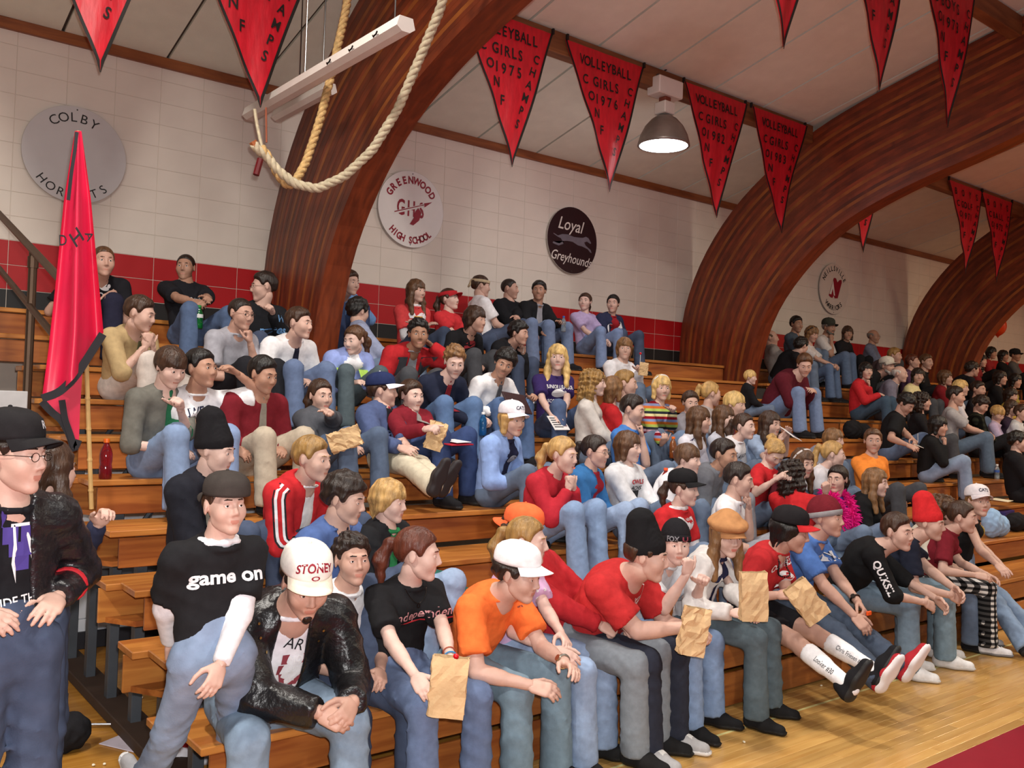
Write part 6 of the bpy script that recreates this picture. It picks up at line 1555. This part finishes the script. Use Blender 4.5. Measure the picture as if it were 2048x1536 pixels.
# long white socks with marker writing
p = PEOPLE[74]
for i, txt in ((0, 'Chris Friesen #10'), (1, 'Looker #30')):
    k_, a_ = p['kn'][i], p['ank'][i]; d = nrm(a_-k_); f = Field((np.minimum(k_, a_)-.12)-p['base'], (np.maximum(k_, a_)+.12)-p['base'], .012)
    f.cone(k_+d*.11-p['base'], a_+d*.02-p['base'], .060, .046, .01); f.cone(k_+d*.15-p['base'], k_+d*.26-p['base'], .062, .058, .02)
    f.cone(k_+d*-.05-p['base'], k_+d*.11-p['base'], .12, .12, .004, sub=True, cut=True)
    V, Q = f.mesh(); so = obj('sock', mesh_np('sock', V, Q, [cloth('ecebee')]), p['g'])
    bv = BVHTree.FromPolygons([Vector(v) for v in V.tolist()], [list(map(int, r)) for r in Q]); c = k_+d*(np.linalg.norm(a_-k_)*.62); vd = nrm(CAM-c); vd = nrm(vd-d*(vd@d)); sd = np.cross(vd, d)
    Vg, Fg = glyphs(txt, 0.); out = []; sz = .045 if i == 0 else .05
    for x, y, _ in Vg:
        s_ = c+d*x*sz*.62-sd*y*sz*-1.+vd*.25-p['base']; h_ = bv.ray_cast(Vector(s_), Vector(-vd)); out.append((np.array(h_[0]) if h_[0] is not None else s_-vd*.2)+vd*.002)
    MB().add(out, Fg).build('writing', kp, so)
# jacket details of the biker
p = PEOPLE[66]
chest_print(66, [(oval(.012, .012, 8), 1, -.15, .06), (oval(.012, .012, 8), 1, .14, .07), (oval(.012, .012, 8), 1, -.12, .0), (oval(.012, .012, 8), 1, .13, .02), (oval(.012, .012, 8), 1, -.16, .12)], metal('c8a860'), name='snap')

# ------------------------------------------------------------------ held and lying things
mbag = mat('cfae82', .8, var=.10, scale=12., bump=1., bscale=16., kind='paper')
def hand_y(pid, i): return PEOPLE[pid]['hands'][i][0][1]
def paper_bag(u, v, y, w, h, label, tilt=0., yaw=30., seed=0, crumple=.0035, pitch=0.):
    c = aty(u, v, y); rr = random.Random(seed)
    g = empty('paper_bag', c-A(0, 0, h/2), label, 'paper bag', 'brown paper popcorn bags')
    dpt = w*.55; L_ = 9; V = []; n_ = 24
    def ring(t, ins=0.):
        pts = []
        pinch = 1-.45*max(0, t-.75)/.25
        for k in range(n_):
            s_ = k/n_*4; e = int(s_); fr = s_-e
            cx = [(-1, -1), (1, -1), (1, 1), (-1, 1)]; a_, b_ = cx[e % 4], cx[(e+1) % 4]
            x = (a_[0]+(b_[0]-a_[0])*fr)*(w/2-ins); yy_ = (a_[1]+(b_[1]-a_[1])*fr)*(dpt/2*pinch-ins)
            pts.append((x, yy_))
        return pts
    outer = []
    for l in range(L_):
        t = l/(L_-1)
        for x, yy_ in ring(t): outer.append((x+rr.gauss(0, crumple), yy_+rr.gauss(0, crumple), t*h+rr.gauss(0, crumple*.6)*(0 if l == 0 else 1)))
    F = [(l*n_+k, l*n_+(k+1) % n_, (l+1)*n_+(k+1) % n_, (l+1)*n_+k) for l in range(L_-1) for k in range(n_)]; F.append(list(range(n_))[::-1])
    nv = len(outer); inner = [(x*.97, yy_*.95, z) for x, yy_, z in outer[(L_-5)*n_:]]
    F += [(nv+l*n_+k, nv+(l+1)*n_+k, nv+(l+1)*n_+(k+1) % n_, nv+l*n_+(k+1) % n_) for l in range(4) for k in range(n_)]
    F += [((L_-1)*n_+k, (L_-1)*n_+(k+1) % n_, nv+4*n_+(k+1) % n_, nv+4*n_+k) for k in range(n_)]; F.append([nv+k for k in range(n_)])
    o = MB().add(outer+inner, F).build('bag', mbag, g)
    o.matrix_basis = Matrix.Translation((0, 0, h/2)) @ Matrix.Rotation(math.radians(yaw), 4, 'Z') @ Matrix.Rotation(math.radians(tilt), 4, 'Y') @ Matrix.Rotation(math.radians(pitch), 4, 'X') @ Matrix.Translation((0, 0, -h/2))
    return g
paper_bag(897, 1372, hand_y(67, 0)-.10, .16, .26, 'brown paper bag hanging from the hand beside the red lollipop', tilt=4, yaw=-38, seed=1)
paper_bag(1388, 1262, hand_y(71, 0)-.08, .14, .26, 'crumpled brown paper bag held by the person in the tall black knit cap', tilt=8, yaw=-38, seed=2, crumple=.006)
paper_bag(1507, 1192, hand_y(73, 0)-.04, .16, .29, 'upright flat brown paper bag beside the white striped jacket', tilt=-2, yaw=-38, seed=3, crumple=.004)
paper_bag(1612, 1202, hand_y(74, 0)-.06, .16, .27, 'open brown paper bag tilted towards the red jersey', tilt=-38, yaw=-38, seed=4, crumple=.005)
paper_bag(690, 878, hand_y(11, 1)-.12, .13, .22, 'brown paper bag on the lap of the grey sweater', tilt=70, yaw=-38, seed=5, crumple=.006)
paper_bag(872, 872, hand_y(13, 0)-.03, .13, .21, 'brown paper bag on the lap of the dark red shirt', tilt=15, yaw=-38, seed=6, crumple=.006)
paper_bag(1792, 1058, hand_y(57, 0)-.04, .11, .18, 'brown paper bag held by the long-haired person in the black jacket', tilt=-20, yaw=-38, seed=7)
paper_bag(1287, 738, hand_y(29, 0)-.05, .09, .14, 'small pale paper bag below the raised red lollipop', tilt=5, yaw=-38, seed=8)
def lollipop(u, v, y, label, u2=None, v2=None):
    a_ = aty(u, v, y); b_ = aty(u2 or u-8, v2 or v+22, y+.005)
    g = empty('lollipop', b_, label, 'lollipop', 'red lollipops'); f = Field(A(-.03, -.03, -.03), A(.03, .03, .03), .004); f.ell((0, 0, 0), (.014, .014, .014), 0); V, Q = f.mesh()
    obj('candy', mesh_np('candy', V, Q, [plastic('c8101c', .15)]), g, a_-b_); MB().tube([A(0, 0, 0), a_-b_], .0025, 6).build('stick', plastic('eeeae6'), g)
lollipop(912, 1313, hand_y(67, 0)-.10, 'red lollipop held above the hanging paper bag', 893, 1326)
lollipop(1049, 689, hand_y(24, 0)-.03, 'red lollipop at the mouth of the black-haired person', 1046, 706)
lollipop(1281, 707, hand_y(29, 0)-.04, 'red lollipop held up by the person in the white hoodie', 1280, 728)
def bottle(u, v, y, label, liquid, capc, h=.21, r_=.033, labelc=None, seat=None):
    c = aty(u, v, y)
    if seat is not None: c[2] = seat+h/2
    g = empty('bottle', c-A(0, 0, h/2), label, 'bottle', 'plastic drink bottles')
    pr = [(r_*.85, 0), (r_, .008), (r_, h*.28), (r_*.9, h*.36), (r_, h*.45), (r_, h*.62), (r_*.8, h*.74), (r_*.42, h*.86), (r_*.40, h*.90)]
    MB().lathe(pr, 20).build('body', mat(liquid, .08, var=.05, kind='clear_plastic', trans=.75), g, smooth=True)
    MB().lathe([(r_*.80, .003), (r_*.94, .012), (r_*.94, h*.24), (r_*.9, h*.25)], 20).build('drink', mat(liquid, .2, var=.05, kind='drink'), g)
    MB().lathe([(r_*.48, h*.90), (r_*.50, h*.91), (r_*.50, h*.985), (r_*.44, h)], 16).build('cap', plastic(capc), g)
    if labelc: MB().lathe([(r_*1.02, h*.46), (r_*1.025, h*.465), (r_*1.025, h*.61), (r_*1.02, h*.615)], 20).build('label', mat(labelc, .5), g)
bottle(212, 915, 6.0, 'clear bottle with orange cap standing on the bleacher end', 'b0303c', 'f0701c', .25, .038, None, zrow(4))
bottle(398, 634, hand_y(2, 1)-.02, 'green bottle held between the knees', '1f9a4a', '2a8a40', .2, .034, 'd8d8d8')
bottle(966, 848, hand_y(26, 0)-.03, 'water bottle with blue base in the hands of the navy shirt', '2f7fc0', 'e8e8e8', .2, .032)
bottle(1127, 648, hand_y(20, 0)-.03, 'clear bottle with blue cap in the hand of the black jacket', 'b8c4d0', '2c5cb0', .19, .03)
bottle(1346, 895, hand_y(35, 1)-.03, 'bottle with orange cap held by the striped sweater', 'd08040', 'f0701c', .2, .033)
bottle(1331, 962, yrow(2)+.02, 'bottle with orange cap among the third row', 'c03a3a', 'f05a2c', .21, .034)
bottle(1994, 946, yrow(3)+.1, 'clear water bottle standing on the seats at right', 'c8d4dc', 'e8e8e8', .2, .032, '3a5ca8', zrow(3))
def slab(name, u, v, y, w, h, t, m_, label, cat, yaw=0., pitch=-50., roll=0., extra=None):
    c = aty(u, v, y); g = MB().box((-w/2, -t/2, -h/2), (w/2, t/2, h/2), min(.002, t*.3)).build(name, m_, None, c, rot=Matrix.Rotation(math.radians(yaw), 4, 'Z') @ Matrix.Rotation(math.radians(pitch), 4, 'X') @ Matrix.Rotation(math.radians(roll), 4, 'Y'))
    return tag(g, label, cat)
slab('folder', 1034, 806, hand_y(27, 0)-.06, .30, .20, .012, mat('33191c', .5), 'dark brown folder held by the person in the white dress shirt', 'folder', 15, -35, 6)
g_ = slab('programme', 1117, 846, hand_y(28, 0)-.05, .22, .16, .004, mat('e2dedc', .7), 'printed white programme on the lap of the purple softball tee', 'booklet', 10, -40)
for k in range(5): MB().box((-.09, -.004, .05-k*.025), (.02+.015*(k % 3), -.0024, .058-k*.025)).build('text_block', kp, g_)
MB().box((.045, -.004, -.04), (.095, -.0024, .03)).build('photo_block', mat('8a6a70', .6), g_)
g_ = slab('magazine', 1582, 868, hand_y(46, 0)-.05, .22, .17, .006, mat('e4e0e0', .6), 'open magazine with dark pictures held by the pale blue top', 'magazine', 30, -55, 20)
MB().box((-.0, -.0055, -.05), (.09, -.0035, .05)).build('picture', mat('2c2a4a', .6), g_)
slab('folder', 905, 886, hand_y(13, 0)-.02, .28, .2, .01, mat('a8182c', .5), 'red folder with papers on the lap beside the paper bag', 'folder', 20, -84)
slab('paper_sheet', 912, 882, hand_y(13, 0)-.02, .22, .15, .003, mat('eceaea', .7), 'white paper lying on the red folder', 'paper', 26, -84)
slab('notepad', 1838, 892, hand_y(100, 0)-.04, .16, .12, .008, mat('c9c4bc', .7), 'small notepad under the writing hand of the black tee', 'notepad', 25, -70)
o = MB().tube([(0, 0, 0), (-.03, -.01, .11)], .004, 6).build('pen', plastic('d8d8d8'), None, aty(1836, 885, hand_y(100, 0)-.03)); tag(o, 'thin pale pen in the writing hand over the notepad', 'pen')
slab('book', 1996, 1030, yrow(2)+.05, .42, .12, .26, mat('2a2266', .5), 'dark purple box-like case on the seats beside the right edge', 'case', 10, 0)
slab('paper_sheet', 2003, 1000, yrow(2)+.0, .26, .2, .004, mat('d9cfb4', .7), 'pale papers lying on the dark purple case', 'paper', 10, -86)
def lump(name, pts, m_, label, cat, vox=.014, folds=.004, group=None):
    """soft crumpled thing from blobs (point, radii)"""
    P_ = np.array([p_ for p_, r_ in pts]); R_ = max(max(r_) for p_, r_ in pts)+.05; base = A(P_[:, 0].mean(), P_[:, 1].mean(), min(p_[2]-r_[2] for p_, r_ in pts)); f = Field(P_.min(0)-R_-base, P_.max(0)+R_-base, vox)
    for p_, r_ in pts: f.ell(np.asarray(p_)-base, r_, .05)
    f.func(lambda F, X, Y, Z: np.maximum(F+folds*(np.sin(X*70+3*np.sin(Z*40))+np.sin(Y*63+2*np.sin(X*50)+Z*30)), .003-Z+0*X+0*Y)); V, Q = f.mesh()
    return tag(obj(name, mesh_np(name, V, Q, [m_]), None, base), label, cat, group)
c = aty(905, 1150, yrow(1)+.02); lump('jacket', [(A(c[0]-.08, c[1], zrow(1)+.14), (.13, .11, .14)), (A(c[0]+.06, c[1]-.03, zrow(1)+.09), (.12, .10, .09)), (A(c[0]-.15, c[1]+.06, zrow(1)+.2), (.1, .09, .12))], cloth('1f5a50'), 'dark teal jacket heaped on the seat between the ponytails', 'jacket')
c = aty(1992, 1058, yrow(1)+.1); lump('jacket', [(A(c[0]-.1, c[1], zrow(1)+.16), (.14, .1, .16)), (A(c[0]+.08, c[1], zrow(1)+.12), (.12, .1, .12))], cloth('8fb2d8'), 'light blue jacket heaped behind the yellow beads', 'jacket')
c = aty(2034, 1052, yrow(1)+.2); lump('bag', [(A(c[0], c[1]+.02, zrow(1)+.11), (.17, .1, .11)), (A(c[0]+.2, c[1], zrow(1)+.09), (.14, .1, .09))], cloth('17161a'), 'black bag on the seat at the right edge', 'bag')
c = aty(1706, 850, yrow(5)+.1); lump('coat', [(A(c[0], c[1], zrow(5)+.12), (.17, .1, .13)), (A(c[0]+.22, c[1]-.02, zrow(5)+.1), (.14, .1, .1))], cloth('161519'), 'black coat heaped below the bright red sweater', 'coat')
c = atz(132, 1472, .08); lump('bag', [(A(c[0], c[1], .10), (.13, .1, .11)), (A(c[0]-.12, c[1]+.03, .08), (.1, .09, .08))], cloth('1a191d'), 'black bag on the floor behind the standing person', 'bag')
c = atz(395, 1500, .06); lump('sports_towel', [(A(c[0], c[1], .05), (.16, .12, .06)), (A(c[0]+.13, c[1]+.06, .06), (.1, .08, .06))], cloth('dedde2'), 'crumpled white towel on the floor behind the game on shirt', 'towel'); c = atz(385, 1490, .12); lump('knit_hat', [(A(c[0], c[1], .145), (.075, .05, .03))], cloth('c8202c'), 'bright red knit hat lying on the white towel', 'hat', .01, .002)
c = atz(300, 1470, .0); o = MB().box((-.24, -.16, 0), (.26, .14, .006), .002).build('paper_sheet', mat('c9c0cc', .7), None, c); tag(o, 'pale sheet of paper on the floor near the red knit hat', 'paper'); o.rotation_euler = (0, 0, .5)
a_, b_ = atz(148, 1452, .01), atz(420, 1450, .01); o = MB().tube([a_*0, b_-a_], .008, 6).build('metal_strip', metal('9a9aa0'), None, a_+A(0, 0, .009)); tag(o, 'thin metal strip across the floor at left', 'strip')
rb = random.Random(4); f = Field(A(-.02, -.02, -.02), A(.02, .02, .02), .004); f.ell((0, 0, 0), (.008, .007, .006), .004).ell((.006, .004, .002), (.006, .006, .005), .004).ell((-.005, .004, .001), (.005, .006, .005), .004); V, Q = f.mesh(); pop = mesh_np('popcorn', V, Q, [mat('efe6cc', .7)])
for u, v in ((241, 1388), (262, 1388), (283, 1372), (285, 1395), (258, 1404), (297, 1377), (156, 1492), (186, 1530), (208, 1528), (290, 1295), (1642, 1371), (1690, 1395), (1489, 1484), (275, 1325)):
    o = obj('popcorn', pop, None, atz(u, v, .006)); o.rotation_euler = (0, 0, rb.random()*6); tag(o, 'single piece of popcorn on the floor by the open bleacher end' if u < 1000 else 'single piece of popcorn on the court in front of the bleachers', 'popcorn', 'popcorn by the bleacher end' if u < 1000 else 'popcorn on the court')
# pom-pom
c = aty(1737, 1062, yrow(1)-.02); g_ = empty('pom_pom', c, 'red and white pom-pom beside the pink feather boa', 'pom-pom'); 
for m_, sd in ((mat('c8141e', .6), 1), (mat('e8e4e4', .6), 2)):
    rr = random.Random(sd); q = MB()
    for i in range(160):
        d = nrm(A(rr.gauss(0, 1), rr.gauss(0, 1), rr.gauss(0, .8))); n_ = nrm(np.cross(d, A(rr.random()-.5, rr.random()-.5, 1))); L_ = .06+.03*rr.random(); q.add([-n_*.003, n_*.003, d*L_+n_*.003, d*L_-n_*.003], [(0, 1, 2, 3)])
    q.build('streamers', m_, g_)
# orange balloon behind the third arch
c = aty(1996, 652, 8.9); g_ = empty('balloon', c-A(0, 0, .3), 'orange balloon hanging behind the third arch', 'balloon')
f = Field(A(-.3, -.3, -.35), A(.3, .3, .35), .02); f.ell((0, 0, 0), (.17, .17, .21), 0).cone((0, 0, -.15), (0, 0, -.23), .06, .015, .05); V, Q = f.mesh(); obj('skin', mesh_np('balloon', V, Q, [plastic('d8481c', .3)]), g_, (0, 0, .3)); MB().lathe([(.02, 0), (.012, .02), (.02, .03)], 10).build('knot', plastic('c03c18'), g_, (0, 0, .05)); MB().tube([(0, 0, .05), (.01, 0, -.1), (-.01, 0, -.25)], .003, 5).build('string', mat('d8d4cc'), g_)
o = MB().box((-.025, -.008, -.015), (.025, .008, .015), .004).build('candy_wrapper', plastic('f05a1c'), None, PEOPLE[75]['hands'][0][0]+A(0, -.03, -.01)); tag(o, 'small orange wrapper in the hand of the blue tee', 'wrapper')
